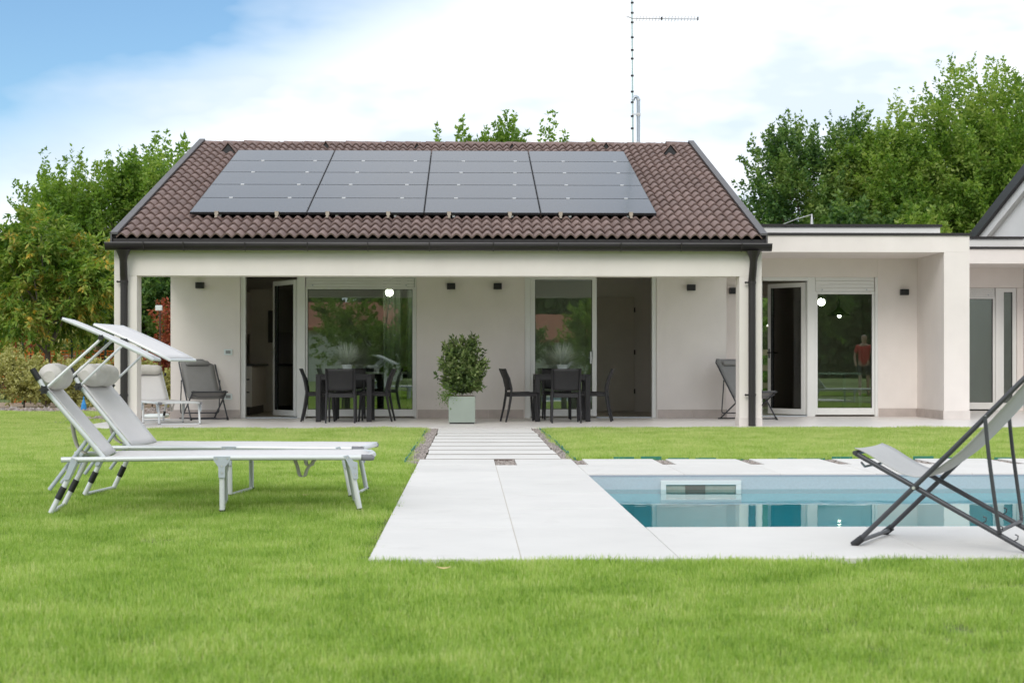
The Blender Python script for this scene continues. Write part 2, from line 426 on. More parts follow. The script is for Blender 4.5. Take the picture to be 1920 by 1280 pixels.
# patio
pt = MB()
pt.box(-5.6, 12.5, 23.2, 27.45, -.06, 0.0); pt.box(4.2, 12.5, 27.452, 31.7, -.06, 0.0)
structure('patio', pt, patio_m)

# deck with slabs
base = tag(MB().box(DX0 + .01, PX0 - .004, DY0 + .01, DY1 - .01, -.06, -.034).box(PX0 - .004, 9.4, DY0 + .01, PY0 - .004, -.06, -.034)
           .box(PX0 - .004, 9.4, PY1 + .004, DY1 - .01, -.06, -.034).build('pool_deck', joint_m), kind='structure')
def slab(x0, x1, y0, y1, z1=0.0, parent=base, m=None, name='slab'):
    dz = rnd.uniform(-.0008, .0008)
    return box(name, m or deck_m, parent, x0, x1, y0, y1, -.0335 if parent is base else -.0055, z1 + dz, bevel=.003)
ys = [DY0, 8.92, 10.1, 11.3, 12.45, 13.6, 14.5]
for i in range(len(ys) - 1):
    slab(DX0, .238, ys[i] + (.0015 if i else 0), ys[i + 1] - .0015)
    slab(.2415, PX0, ys[i] + (.0015 if i else 0), ys[i + 1] - .0015)
slab(DX0, .238, 14.503, DY1); slab(.43, PX0, 14.503, DY1)
x = PX0 + .003
while x < 9.2:
    slab(x, x + 1.197, DY0, PY0); x += 1.2
x = PX0 + .003
while x < 9.2:
    slab(x, x + .777, PY1, 14.55)
    slab(x + .10, x + .757, 14.553, DY1); x += .78
box('joint', mat('pale_joint', (.50, .45, .39), .9), base, .2381, .2414, DY0 + .004, 14.5, -.0335, -.0025)
# path slabs
path = tag(MB().box(-.40, .86, 15.42, 23.18, -.09, -.006).build('garden_path', mat('path_fill', (.15, .115, .10), .95, .3, 30, .6, 80)), kind='structure')
n = 9; pitch = (23.15 - 15.52) / n
for i in range(n):
    y0 = 15.52 + i * pitch; j = rnd.uniform(-.012, .012)
    o = slab(-.405 + j, .865 + j, y0, y0 + pitch - .15 + rnd.uniform(-.04, .03), parent=path)
    o.rotation_euler = (0, 0, 0); c_ = Vector((.23, y0, 0)); a_ = rnd.uniform(-.012, .012)
    o.data.transform(Matrix.Translation(c_) @ Matrix.Rotation(a_, 4, 'Z') @ Matrix.Translation(-c_))
# gravel
def stones(regions, n, s0, s1, z, seed):
    rs = np.random.RandomState(seed); V = []; Q = []
    octv = np.array([(1, 0, 0), (0, 1, 0), (-1, 0, 0), (0, -1, 0), (0, 0, 1), (0, 0, -1)], float)
    octf = np.array([(0, 1, 4), (1, 2, 4), (2, 3, 4), (3, 0, 4), (1, 0, 5), (2, 1, 5), (3, 2, 5), (0, 3, 5)])
    ar = np.array([(r[1] - r[0]) * (r[3] - r[2]) for r in regions]); ar = ar / ar.sum()
    for i in range(n):
        r = regions[rs.choice(len(regions), p=ar)]
        c = np.array((rs.uniform(r[0], r[1]), rs.uniform(r[2], r[3]), z + rs.uniform(-.004, .008)))
        s = rs.uniform(s0, s1); a = rs.uniform(0, PI); sc = np.array((s, s * rs.uniform(.6, 1), s * rs.uniform(.5, .8)))
        p = octv * sc * rs.uniform(.8, 1.2, (6, 1)); ca, sa = math.cos(a), math.sin(a)
        p = np.stack([p[:, 0] * ca - p[:, 1] * sa, p[:, 0] * sa + p[:, 1] * ca, p[:, 2]], 1) + c
        Q.append(octf + len(V) * 6); V.append(p)
    return np.concatenate(V), np.concatenate(Q)
gregs = [(-.56, -.42, 14.9, 23.15), (.88, .98, 15.4, 23.15), (.245, .425, 14.51, 15.39)]
x = PX0 + .003
while x < 5.5:
    gregs.append((x - .02, x + .10, 14.56, 15.42)); x += .78
V, Q = stones(gregs, 9000, .008, .02, -.022, 3)
o = bpy.data.objects.new('gravel', np_mesh('gravel', V, Q, gravel_m)); col.objects.link(o)
tag(o, 'brown and grey gravel along the white stepping slabs', kind='stuff')
V, Q = stones([(-14, -5.6, 31.9, 34.8), (-6.5, -5.5, 25.3, 31.5)], 2500, .01, .07, -.03, 5)
o = bpy.data.objects.new('rubble', np_mesh('rubble', V, Q, gravel_m)); col.objects.link(o)
tag(o, 'loose stones and clods on the bare soil strip', kind='stuff')
# green lawn edging
def edging(x0, x1, y0, y1, label):
    mb = MB()
    L = math.hypot(x1 - x0, y1 - y0); n = max(2, int(L / .25)); 
    for i in range(n):
        a, b = i / n, (i + 1) / n - .01
        zt = rnd.uniform(-.005, .022)
        p = [(x0 + (x1 - x0) * t, y0 + (y1 - y0) * t) for t in (a, b)]
        w = .004
        if abs(x1 - x0) < abs(y1 - y0):
            q = [(p[0][0] - w, p[0][1]), (p[0][0] + w, p[0][1]), (p[1][0] + w, p[1][1]), (p[1][0] - w, p[1][1])]
        else:
            q = [(p[0][0], p[0][1] - w), (p[1][0], p[1][1] - w), (p[1][0], p[1][1] + w), (p[0][0], p[0][1] + w)]
        mb.hexa([(a, b, -.05) for a, b in q] + [(a, b, zt) for a, b in q])
    single('lawn_edging', green_pl, mb, label, 'lawn edging', (x0, y0, 0), 'green plastic lawn edging')
edging(1.0, .99, 15.45, 23.1, 'green plastic lawn edging along the right side of the slab path')
edging(-.575, -.57, 15.0, 23.1, 'green plastic lawn edging along the left side of the slab path')
edging(1.1, 7.5, 15.44, 15.44, 'green plastic lawn edging behind the far side of the pool')

# ------------------------------------------------------------------ pool
pool = tag(bpy.data.objects.new('pool', None), kind='structure'); pool.location = (PX0, PY0, -1.4); col.objects.link(pool)
WZ = -.125
w = .15
box('pool_wall_submerged', liner_floor_water_tint, pool, PX0, 9.4, PY1 - .012, PY1 + w, -1.4, -.1601)  # turquoise look of lit water put into the wall colour below the waterline
box('pool_wall_submerged', liner_floor_water_tint, pool, PX0 - w, PX0 - .001, PY0 - w, PY1 - .0125, -1.4, -.1601)
MB().box(PX0, 9.4, PY1 - .012, PY1 + w, -.16, -.036).box(PX0, 9.4, PY1 - .012, PY1 - .001, -.0361, -.012).build('pool_wall', liner, pool)
box('pool_wall', liner, pool, PX0, 9.4, PY0 - w, PY0 - .001, -1.4, -.036)
box('pool_wall', liner, pool, PX0 - w, PX0 - .001, PY0 - w, PY1 - .0125, -.16, -.036)
box('pool_wall', liner, pool, 9.401, 9.4 + w, PY0 - w, PY1 + w, -1.4, -.036)
box('pool_floor', liner_floor_water_tint, pool, PX0 - w, 9.4 + w, PY0 - w, PY1 + w, -1.5, -1.402)
box('liner_rail', mat('rail', (.40, .40, .46), .5), pool, PX0, 9.4, PY1 - .016, PY1 - .0125, -.020, -.010)
structure('pool_water', MB().add([(PX0, PY0, WZ), (9.4, PY0, WZ), (9.4, PY1, WZ), (PX0, PY1, WZ)], [(0, 1, 2, 3)]), water_m, fixn=False)
# skimmer
sx0, sx1 = px(1238, PY1), px(1389, PY1); sz1, sz0 = -.052, -.235
sk = thing('pool_skimmer', 'white framed rectangular skimmer mouth in the far wall of the pool', 'pool skimmer', (sx0, PY1, sz0))
t_ = .036
mb = MB().box(sx0, sx1, PY1 - .012 - .022, PY1 - .012 - .0065, sz1 - t_, sz1).box(sx0, sx1, PY1 - .012 - .022, PY1 - .012 - .0065, sz0, sz0 + t_ * .8)
mb.box(sx0, sx0 + .044, PY1 - .012 - .022, PY1 - .012 - .0065, sz0 + t_ * .8, sz1 - t_).box(sx1 - .044, sx1, PY1 - .012 - .022, PY1 - .012 - .0065, sz0 + t_ * .8, sz1 - t_)
mb.build('skimmer_frame', white_fr, sk, bevel=.003)
skin_in = mat('skimmer_inside', (0.33, 0.34, 0.29), 0.6, 0.1, 12)
mb = MB().box(sx0 + .046, sx1 - .046, PY1 - .012 - .006, PY1 - .012 - .002, sz0 + .03, sz1 - .037)
mb.build('skimmer_throat', skin_in, sk)
MB().box(sx0 + .20, sx0 + .36, PY1 - .012 - .012, PY1 - .012 - .0065, sz0 + .032, sz1 - .038).build('skimmer_flap', mat('flap', (.14, .13, .11), .6), sk)

# ------------------------------------------------------------------ main house
RX0, RX1 = -5.05, 4.268       # roof edges
EY, EZ, SL = 23.55, 2.674, 0.306
RY = 31.3
def rz(y): return EZ + SL * (y - EY) if y <= RY else EZ + SL * (2 * RY - y - EY)
WY = 27.4                    # porch back wall
house = thing('house', 'single storey pale plaster house with brown tiled roof and open porch', 'house', (-.4, 24.0, 0))
WT = 2.42
def wall(x0, x1, y0, y1, z0, z1, m=plaster, parent=house, name='wall', bevel=.004):
    return box(name, m, parent, x0, x1, y0, y1, z0, z1, bevel)
# posts and beam
wall(-5.024, -4.703, 23.66, 23.985, 0, 2.145, name='post')
wall(3.886, 4.207, 23.66, 23.985, 0, 2.145, name='post')
wall(-5.024, 4.207, 23.66, 23.985, 2.1455, 2.60, name='beam')
wall(-5.024, -4.895, 23.987, WY - .002, 2.40, 2.60, name='beam')
wall(4.058, 4.207, 23.987, WY - .002, 2.40, 2.60, name='beam')
wall(-4.893, 4.056, 23.987, WY - .002, 2.45, 2.52, m=plaster_white, name='porch_ceiling')
# post skirting
for x0, x1 in ((-5.032, -4.695), (3.878, 4.215)):
    box('post_base', mat('post_base', (.66, .61, .58), .7, .05, 6), house, x0, x1, 23.652, 23.993, 0, .12, .002)
# openings on the back wall: (x0, x1, ztop)
T = .34
OPN = [(-3.758, -.855), (.935, 3.12)]
OZ = 2.37
wall(-4.895, OPN[0][0], WY, WY + T, 0, 2.72)
wall(OPN[0][1], OPN[1][0], WY, WY + T, 0, 2.72)
wall(OPN[1][1], 4.283, WY, WY + T, 0, 2.72)
for a, b in OPN: wall(a + .001, b - .001, WY + .002, WY + T, OZ, 2.72, name='lintel')
# gable end walls
for x0, x1 in ((-4.895, -4.60), (3.98, 4.28)):
    mb = MB(); ya, yb = WY + T + .002, 39.05 - 3.45
    mb.prism([(ya, 0), (yb, 0), (yb, rz(yb) - .16), (RY, rz(RY) - .16), (ya, rz(ya) - .16)], 'x', x0, x1)
    mb.build('gable_wall', plaster, house)
wall(-4.618, 3.968, 35.3, 35.6, 0, 2.9, name='wall')
# interior
box('interior_floor', room_floor, house, -4.6, 3.95, WY + .12, 35.29, -.03, .012)
box('interior_ceiling', room_wall, house, -4.6, 3.95, WY + T + .002, 35.29, 2.55, 2.60)
box('interior_wall', room_wall, house, .62, .78, 30.2, 35.28, .013, 2.549)
box('interior_wall', room_wall, house, -4.6, .618, 32.2, 32.3, .013, 2.549)
box('interior_wall', room_wall, house, .782, 3.95, 30.6, 30.7, .013, 2.549)
idoor = box('interior_door', mat('door_beige', (.60, .56, .50), .5, .04, 3), house, 2.17, 3.07, 30.55, 30.592, .03, 2.13, .004)
for z in (.35, 1.07, 1.85): box('hinge', darkplastic, idoor, 3.06, 3.085, 30.535, 30.549, z, z + .09)
# skirting tiles along the porch wall
def skirting(x0, x1, y, parent=house, h=.14):
    n = max(1, round((x1 - x0) / .60)); w = (x1 - x0) / n
    for i in range(n):
        box('skirting_tile', skirt_m, parent, x0 + i * w + .0015, x0 + (i + 1) * w - .0015, y - .012, y - .001, .001, h, .0015)
skirting(-4.905, OPN[0][0] - .0, WY); skirting(OPN[0][1] + .02, OPN[1][0] - .02, WY); skirting(OPN[1][1] + .02, 4.29, WY)

def frame_ring(mb, x0, x1, y0, y1, z0, z1, w, wb=None):
    wb = wb or w
    mb.box(x0, x0 + w, y0, y1, z0, z1).box(x1 - w, x1, y0, y1, z0, z1)
    mb.box(x0 + w, x1 - w, y0, y1, z1 - w, z1).box(x0 + w, x1 - w, y0, y1, z0, z0 + wb)
def window(parent, x0, x1, z0, z1, y, w=.06, wb=.12, shutter=0.0, label=None):
    mb = MB(); zt = z1 - shutter
    frame_ring(mb, x0, x1, y, y + .07, z0, zt, w, wb)
    frm = mb.build('window', white_fr, parent, bevel=.004)
    if label: frm['label'] = label
    MB().box(x0 + w, x1 - w, y + .035, y + .041, z0 + wb, zt - w).build('pane', pane_m, frm)
    mb = MB(); g = .008
    frame_ring(mb, x0 + w - .001, x1 - w + .001, y + .02, y + .034, z0 + wb - .001, zt - w + .001, g)
    mb.build('seal', darkplastic, frm)
    if shutter:
        n = 4; h = shutter / n
        for k in range(n):
            MB().prism([(y - .005, zt + .004 + k * h), (y + .012, zt + .004 + k * h), (y + .012, zt + (k + 1) * h), (y + .002, zt + (k + 1) * h)], 'x', x0 + .01, x1 - .01).build('shutter_slat', white_fr, frm, bevel=.002)
        for xx in (x0 + .12, x1 - .14):
            MB().tube([(xx, y - .02, zt + .03), (xx, y - .006, zt + .03)], .012, 8).build('shutter_stop', greyplate, frm)
    return frm
def jamb(parent, x0, x1, z1, y0, y1): box('door_jamb', white_fr, parent, x0, x1, y0, y1, 0.002, z1, .003)
yF = WY + .05
# left group: open kitchen door + big fixed window
jamb(house, -3.756, -3.675, OZ - .002, yF, yF + .12)
jamb(house, -2.822, -2.692, OZ - .002, yF - .03, yF + .12)
window(house, -2.688, -.887, .03, OZ - .005, yF, .035, .115, .20)
box('shutter_guide', white_fr, house, -.886, -.858, yF - .03, yF + .06, .002, OZ - .003)
box('door_sill', greyplate, house, -3.673, -2.824, yF, yF + .1, .0, .018)
def door_leaf(parent, hx, y, width, z0, z1, ang, mirror=1, handle=True, label=None):
    "leaf hinged at hx, swung inward by ang degrees"
    e = MB(); wd = .075
    fr_ = e
    def P(s, t, z):  # s along the leaf from the hinge, t thickness
        a = R(ang); dx, dy = -mirror * math.cos(a), math.sin(a)
        nx, ny = math.sin(a) * -mirror, -math.cos(a)
        return (hx + dx * s + nx * t, y + dy * s + ny * t, z)
    def pb(mb, s0, s1, t0, t1, a, b):
        mb.hexa([P(s0, t0, a), P(s1, t0, a), P(s1, t1, a), P(s0, t1, a), P(s0, t0, b), P(s1, t0, b), P(s1, t1, b), P(s0, t1, b)])
    for args in ((0, wd, z0, z1), (width - wd, width, z0, z1), (wd, width - wd, z1 - wd, z1), (wd, width - wd, z0, z0 + wd + .02)):
        pb(e, args[0], args[1], -.035, .035, args[2], args[3])
    leaf = e.build('door', white_fr, parent, bevel=.004)
    if label: leaf['label'] = label
    g = MB(); pb(g, wd, width - wd, -.003, .003, z0 + wd + .02, z1 - wd); g.build('pane', pane_m, leaf)
    s = MB()
    for a in ((wd - .001, wd + .014, z0 + wd + .02, z1 - wd), (width - wd - .014, width - wd + .001, z0 + wd + .02, z1 - wd)):
        pb(s, a[0], a[1], .004, .037, a[2], a[3])
    s.build('seal', darkplastic, leaf)
    if handle:
        h = MB(); pb(h, width - .05, width - .025, .036, .044, 1.0, 1.16); pb(h, width - .045, width - .03, .044, .08, 1.09, 1.105); pb(h, width - .14, width - .03, .07, .085, 1.085, 1.105)
        h.build('handle', lamp_black if handle == 'black' else steel, leaf, bevel=.002)
    return leaf
door_leaf(house, -2.832, yF + .06, .83, .03, 2.29, 57, 1, True, 'glazed kitchen door standing open inward')
# right group: fixed / closed sliding leaf and open side
jamb(house, .937, 1.03, OZ - .002, yF - .03, yF + .12)
window(house, 1.032, 2.13, .03, OZ - .005, yF, .075, .115, 0)
jamb(house, 3.05, 3.118, OZ - .002, yF - .03, yF + .12)
box('door_sill', greyplate, house, 2.132, 3.048, yF, yF + .1, .0, .018)
box('door_handle', steel, house, 2.06, 2.075, yF - .03, yF - .001, .98, 1.12, .003)
box('door_handle', steel, house, 2.02, 2.045, yF - .022, yF - .001, .90, 1.10, .004)
curt = MB()
for k in range(5):
    xx = -1.5 + k * .10 + (.12 if k > 2 else 0)
    curt.grid(lambda u, v: (xx + .12 * u, 29.2 + .03 * math.sin(u * 6.28), .05 + 2.35 * v), 6, 1)
tag(curt.build('curtain', curtain_m, None, loc=(-1.3, 29.2, 0), fixn=False), 'pale gathered curtain behind the big porch window', 'curtain')

# roof
deckm = MB()
for s_, (ya, yb) in enumerate(((EY + .03, RY), (RY, 2 * RY - EY - .03))):
    mb = MB()
    mb.prism([(ya, rz(ya) - .10), (yb, rz(yb) - .10), (yb, rz(yb) - .03), (ya, rz(ya) - .03)], 'x', RX0 + .06, RX1 - .06)
    if s_ == 0:
        roof = mb.build('roof', under_m, house)
    else:
        mb.build('rear_roof_deck', under_m, roof)
box('fascia', brown_metal, roof, RX0 + .02, RX1 - .02, EY + .015, EY + .05, 2.545, 2.665)
box('soffit', brown_metal, roof, RX0 + .03, RX1 - .03, EY + .051, 23.658, 2.555, 2.598)
# tiles
cosS = 1 / math.sqrt(1 + SL * SL); TW = (RX1 - RX0 - .16) / 31; NROW = 22
EXPO = (RY - EY) / cosS / NROW
def tile_verts(nh=7):
    V = []; Fc = []
    n = 2 * nh; L = EXPO + .05
    def prof(u):
        return .056 * (0.5 - 0.5 * math.cos(4 * PI * u)) ** .68
    for (yy, zo) in ((0, .044), (L, .004)):
        for i in range(n + 1):
            u = i / n; V.append((u * TW, yy, prof(u) + zo))
    for i in range(n + 1):
        u = i / n; V.append((u * TW, 0.004, prof(u) + .018))
    for i in range(n):
        Fc.append((i, i + 1, n + 2 + i, n + 1 + i)); Fc.append((2 * (n + 1) + i, 2 * (n + 1) + i + 1, i + 1, i))
    return V, Fc
tv, tf = tile_verts()
tm = bpy.data.meshes.new('roof_tile'); tm.from_pydata(tv, [], tf); tm.materials.append(tile_m); tm.shade_smooth()
try: tm.set_sharp_from_angle(angle=R(50))
except Exception: pass
slope_a = math.atan(SL)
PLX0, PLX1, PLY0, PLY1 = -4.125, 2.822, 24.66, 29.88      # solar field
cand = []
for r in range(NROW):
    y = EY - .015 + r * EXPO * cosS
    for c in range(32):
        x = RX0 + .08 + (c - (.5 if r % 2 else 0)) * TW
        if x < RX0 + .02: x = RX0 + .08; 
        if x + TW > RX1 - .04: x = RX1 - .08 - TW
        if PLY0 + .35 < y < PLY1 - .6 and x > PLX0 + .35 and x + TW < PLX1 - .35: continue
        cand.append((r, x, y))
seen = set(); tiles = []
for r, x, y in cand:
    k = (r, round(x, 3))
    if k in seen: continue
    seen.add(k); tiles.append((r, x, y))
rw = roof_off = wloc(roof)
for i, (r, x, y) in enumerate(tiles[:300]):
    o = bpy.data.objects.new('roof_tile', tm); col.objects.link(o); o.parent = roof
    o.location = Vector((x + rnd.uniform(-.003, .003), y + rnd.uniform(-.004, .004), rz(y) - .02 + .0015 * (r % 2) + (c % 2) * .0007)) - rw
    o.rotation_euler = (slope_a + rnd.uniform(-.006, .006), 0, rnd.uniform(-.006, .006))
big = MB(); cs, sn = math.cos(slope_a), math.sin(slope_a)
for r, x, y in tiles[300:]:
    j = rnd.uniform(-.004, .004)
    big.add([(x + a, y + j + b * cs - c_ * sn, rz(y) - .02 + b * sn + c_ * cs + .0015 * (r % 2)) for a, b, c_ in tv], tf)
o = big.build('roof_tiles_upper', tile_stuff_m, roof, fixn=False, smooth=True); tag(o, kind='stuff')
# rear slope as plain ribbed sheet
def rear(u, v):
    y = RY + (RY - EY) * v; return (RX0 + .08 + (RX1 - RX0 - .16) * u, y, rz(y) + .042 * (0.5 - 0.5 * math.cos(4 * PI * u * 31)))
tag(MB().grid(rear, 31 * 8, 22).build('roof_tiles_rear', tile_stuff_m, roof, fixn=False, smooth=True), kind='stuff')
# ridge tiles
nr = 24; rl = (RX1 - RX0 - .2) / nr
for i in range(nr):
    x0 = RX0 + .1 + i * rl; mb = MB(); pts = []
    for e_, (xx, rad) in enumerate(((x0 - .03, .115), (x0 + rl, .10))):
        for k in range(7):
            t = PI * k / 6; pts.append((xx, RY + rad * 1.15 * math.cos(t), rz(RY) - .075 + rad * 1.05 * math.sin(t)))
    fs = [(k, k + 1, 8 + k, 7 + k) for k in range(6)]
    mb.add(pts, fs)
    o = mb.build('ridge_tile', tile_m, roof, smooth=True, solid=.015, fixn=False)
    o.rotation_euler = (0, rnd.uniform(-.004, .004) , 0)
# vent tiles
for u_, sc in ((428, 1.0), (1257, 1.0), (611, .5), (1136, .5), (782, .35), (960, .35)):
    y = 30.2 if sc == 1 else 30.75; x = px(u_, y); z = rz(y) + .03; h = .13 * sc + .02; w = .13 * sc + .03
    mb = MB().add([(x - w, y - .05, z - .02), (x, y - .05, z + h + .02), (x + w, y - .05, z - .02), (x - w * .7, y + .32, z + .06), (x, y + .32, z + .09), (x + w * .7, y + .32, z + .06)],
                  [(0, 1, 4, 3), (1, 2, 5, 4)])
    v = mb.build('vent_tile', tile_m, roof, solid=.018, fixn=False)
    MB().add([(x - w * .75, y - .02, z - .02), (x, y - .02, z + h - .01), (x + w * .75, y - .02, z - .02)], [(0, 1, 2)]).build('vent_mesh', darkplastic, v, fixn=False)
# verge boards
for x0, x1, xo0, xo1 in ((RX0, RX0 + .10, RX0 - .004, RX0 + .02), (RX1 - .10, RX1, RX1 - .02, RX1 + .004)):
    for ya, yb in ((EY - .02, RY), (RY, 2 * RY - EY + .02)):
        mb = MB().prism([(ya, rz(ya) + .055), (yb, rz(yb) + .055), (yb, rz(yb) + .085), (ya, rz(ya) + .085)], 'x', x0, x1)
        mb.prism([(ya, rz(ya) - .12), (yb, rz(yb) - .12), (yb, rz(yb) + .054), (ya, rz(ya) + .054)], 'x', xo0, xo1)
        mb.build('verge_flashing', grey_metal, roof)
# gutter
gz, gy, gr = 2.595, 23.49, .062
mb = MB()
def gut(u, v):
    t = PI * (1 + v); return (-5.11 + (4.315 + 5.11) * u, gy + gr * math.cos(t), gz + gr * 1.6 * math.sin(t))
gutter = MB().grid(gut, 1, 10).build('gutter', brown_metal, house, solid=.006, smooth=True, fixn=False)
MB().tube([(-5.115, gy - gr, gz + .002), (4.32, gy - gr, gz + .002)], .008, 6).build('gutter_lip', mat('gutter_lip', (.14, .13, .135), .35), gutter)
for xx in (-5.11, 4.315):
    mb = MB(); mb.add([(xx, gy + gr * math.cos(PI * (1 + k / 10)), gz + gr * 1.6 * math.sin(PI * (1 + k / 10))) for k in range(11)], [tuple(range(11))]); mb.build('gutter_end', brown_metal, gutter, solid=.006, fixn=False)
for u_ in (270, 345, 460, 577, 690, 805, 925, 1047, 1164, 1277, 1390):
    x = px(u_, gy); mb = MB().tube([(x, gy - gr - .004, gz + .01), (x, gy - gr * .8, gz - gr * 1.05), (x, gy, gz - gr * 1.66), (x, gy + gr * .8, gz - gr * 1.05), (x, gy + gr + .03, gz + .02)], .009, 6)
    mb.build('gutter_bracket', brown_metal, gutter)
# downpipes
def downpipe(u_top, u_bot):
    xt, xb = px(u_top, 23.49), px(u_bot, 23.595); r = .052
    y1 = 23.595
    p = MB().tube([(xt, gy, 2.50), (xt, gy, 2.40), (xt, gy + .01, 2.35)], [.105, .062, .055], 14)
    p.tube([(xt, gy + .01, 2.352), (xt + (xb - xt) * .2, gy + .03, 2.27), (xb - (xb - xt) * .2, y1 - .03, 2.15), (xb, y1, 2.07), (xb, y1, 2.0)], .054, 14)
    d_ = p.build('downpipe', brown_metal, house, smooth=True)
    MB().tube([(xb, y1, 2.06), (xb, y1, .005)], r, 14).build('pipe', brown_metal, d_, smooth=True)
    for z in (2.055, .45):
        MB().tube([(xb, y1, z - .014), (xb, y1, z + .014)], r + .007, 14).box(xb - .085, xb - .055, y1 - .008, y1 + .008, z - .012, z + .012).tube([(xb + (-.09), y1 - .012, z), (xb - .09, y1 + .012, z)], .016, 8).box(xb - .012, xb + .012, y1 + .05, 23.6595, z - .01, z + .01).build('pipe_clip', brown_metal, d_)
downpipe(231, 232.5); downpipe(1413, 1410)

# ------------------------------------------------------------------ solar array
sol = thing('solar_array', 'twenty dark solar panels in four columns covering the brown tiled roof', 'solar panels', (PLX0, PLY0, rz(PLY0)))
CW = (PLX1 - PLX0) / 4; RHh = (PLY1 - PLY0) / 5
def pz(y): return rz(y) + .125
pw, ph = CW - .014, RHh / cosS - .014
pm = MB().box(0, pw, 0, ph, -.032, 0).mesh('panel', panel_fr)
gm = MB().box(.010, pw - .010, .010, ph - .010, .0004, .0024).mesh('panel_glass', panel_m)
sw = wloc(sol)
for r in range(5):
    for c in range(4):
        y = PLY0 + r * RHh; x = PLX0 + c * CW
        o = bpy.data.objects.new('panel', pm); col.objects.link(o); o.parent = sol
        o.location = Vector((x, y, pz(y))) - sw; o.rotation_euler = (slope_a, 0, 0)
        g_ = bpy.data.objects.new('panel_glass', gm); col.objects.link(g_); g_.parent = o
for r in range(1, 5):
    for c in range(4):
        for fr_ in (.27, .79):
            x = PLX0 + (c + fr_ + .02 * (r - 2)) * CW; y = PLY0 + r * RHh
            MB().hexa([(x, y - .02, pz(y) - .004), (x + .055, y - .016, pz(y) - .004), (x + .055, y + .016, pz(y) + .006), (x, y + .02, pz(y) + .006),
                       (x, y - .02, pz(y) + .004), (x + .055, y - .016, pz(y) + .004), (x + .055, y + .016, pz(y) + .016), (x, y + .02, pz(y) + .016)]).build('clamp', steel, sol)
for u_ in (406, 519, 614, 728, 842, 956, 1051, 1183):
    y = PLY0 - .02; x = px(u_, y)
    MB().box(x - .028, x + .028, y - .03, y - .012, pz(y) - .035, pz(y) + .014).box(x - .034, x + .034, y - .03, y + .05, pz(y) + .0145, pz(y) + .019).box(x - .018, x + .018, y - .09, y - .031, rz(y) + .045, rz(y) + .06).box(x - .018, x + .018, y - .045, y - .031, rz(y) + .0605, pz(y) - .036).build('roof_hook', mat('hook', (.38, .33, .27), .5, .1, 20) if 'hook' not in MATS else MATS['hook'], sol)
    MB().box(x - .02, x + .02, y + .03, PLY1 - .3, pz(PLY0) - .07, pz(PLY0) - .034).v
for c in range(8):
    x = PLX0 + (c + .5) * CW / 2
    mb = MB(); ya, yb = PLY0 + .05, PLY1 - .05
    mb.prism([(ya, pz(ya) - .075), (yb, pz(yb) - .075), (yb, pz(yb) - .036), (ya, pz(ya) - .036)], 'x', x - .02, x + .02); mb.build('mounting_rail', steel, sol)

# ------------------------------------------------------------------ wing (link building with flat roof)
VY = 28.1; VF = 26.5
wing = thing('flat_roof_wing', 'pale flat roofed wing with covered terrace joined to the right of the house', 'house wing', (6.1, 27, 0))
XR = 8.076
wx0 = 7.661
box('pier', plaster, wing, wx0, XR, VF, VY - .001, 0, 2.69, .004)
box('beam', plaster, wing, 4.285, XR, VF, VF + .3, 2.6905, 2.96, .004)
box('soffit', plaster, wing, 4.285, XR - .0005, VF + .301, VY - .001, 2.6905, 2.96)
box('coping', brown_metal, wing, 4.33, XR + .03, VF - .03, VY - .001, 2.961, 3.0)
box('parapet', plaster_white, wing, 4.285, XR - .02, VY, VY + 6, 2.80, 3.235)
box('parapet_coping', brown_metal, wing, 4.285, XR + .01, VY - .04, VY + 6.05, 3.2355, 3.275)
# wing wall with openings
wo0, wo1 = 4.93, px(1646, VY)
wall(4.285, wo0, VY, VY + T, 0, 2.80, parent=wing); wall(wo1, XR, VY, VY + T, 0, 2.799, parent=wing)
WZT = 2.375
wall(wo0 + .001, wo1 - .001, VY + .002, VY + T, WZT, 2.799, parent=wing, name='lintel')
yW = VY + .04
xm0, xm1 = px(1514, VY), px(1529, VY)
jamb(wing, xm0, xm1, WZT - .002, yW - .03, yW + .12)
jamb(wing, wo0 + .002, wo0 + .08, 2.32, yW - .03, yW + .12)
box('door_head', white_fr, wing, wo0 + .081, xm0 - .001, yW - .02, yW + .1, 2.315, WZT - .002)
window(wing, xm1 + .001, wo1 - .045, .03, WZT - .003, yW, .045, .115, .24)
box('shutter_guide', white_fr, wing, wo1 - .044, wo1 - .002, yW - .04, yW + .08, .002, WZT - .003)
door_leaf(wing, xm0 - .01, yW + .06, .83, .03, 2.29, 52, 1, 'black', 'glazed terrace door standing open inward')
box('door_sill', greyplate, wing, wo0 + .08, xm0, yW, yW + .1, 0, .018)
skirting(wo1 + .01, wx0 - .012, VY, wing); 
for k in range(3):
    y0 = VF - .0; dd = (VY - VF) / 3
    box('skirting_tile', skirt_m, wing, wx0 - .012, wx0 - .001, y0 + k * dd + .0015, y0 + (k + 1) * dd - .014, .001, .14)
box('pier_base', MATS['post_base'], wing, wx0 - .012, XR + .008, VF - .012, VF - .001, .001, .14)
# wing interior with rear window looking on the garden
box('interior_floor', room_floor, wing, 4.29, XR, VY + T, 33.4, -.03, .012)
box('interior_ceiling', room_wall, wing, 4.29, XR, VY + T + .001, 33.4, 2.52, 2.57)
for a, b in ((4.29, 4.95), (6.6, XR)): box('rear_wall', room_wall, wing, a, b, 33.4, 33.7, 0, 2.6)
box('rear_wall', room_wall, wing, 4.951, 6.599, 33.4, 33.7, 2.3, 2.6)
window(wing, 4.955, 5.76, .02, 2.298, 33.5, .05, .1)
window(wing, 5.765, 6.597, .02, 2.298, 33.5, .05, .1)
box('interior_wall', room_wall, wing, XR - .1, XR - .001, VY + T, 33.39, .013, 2.51)

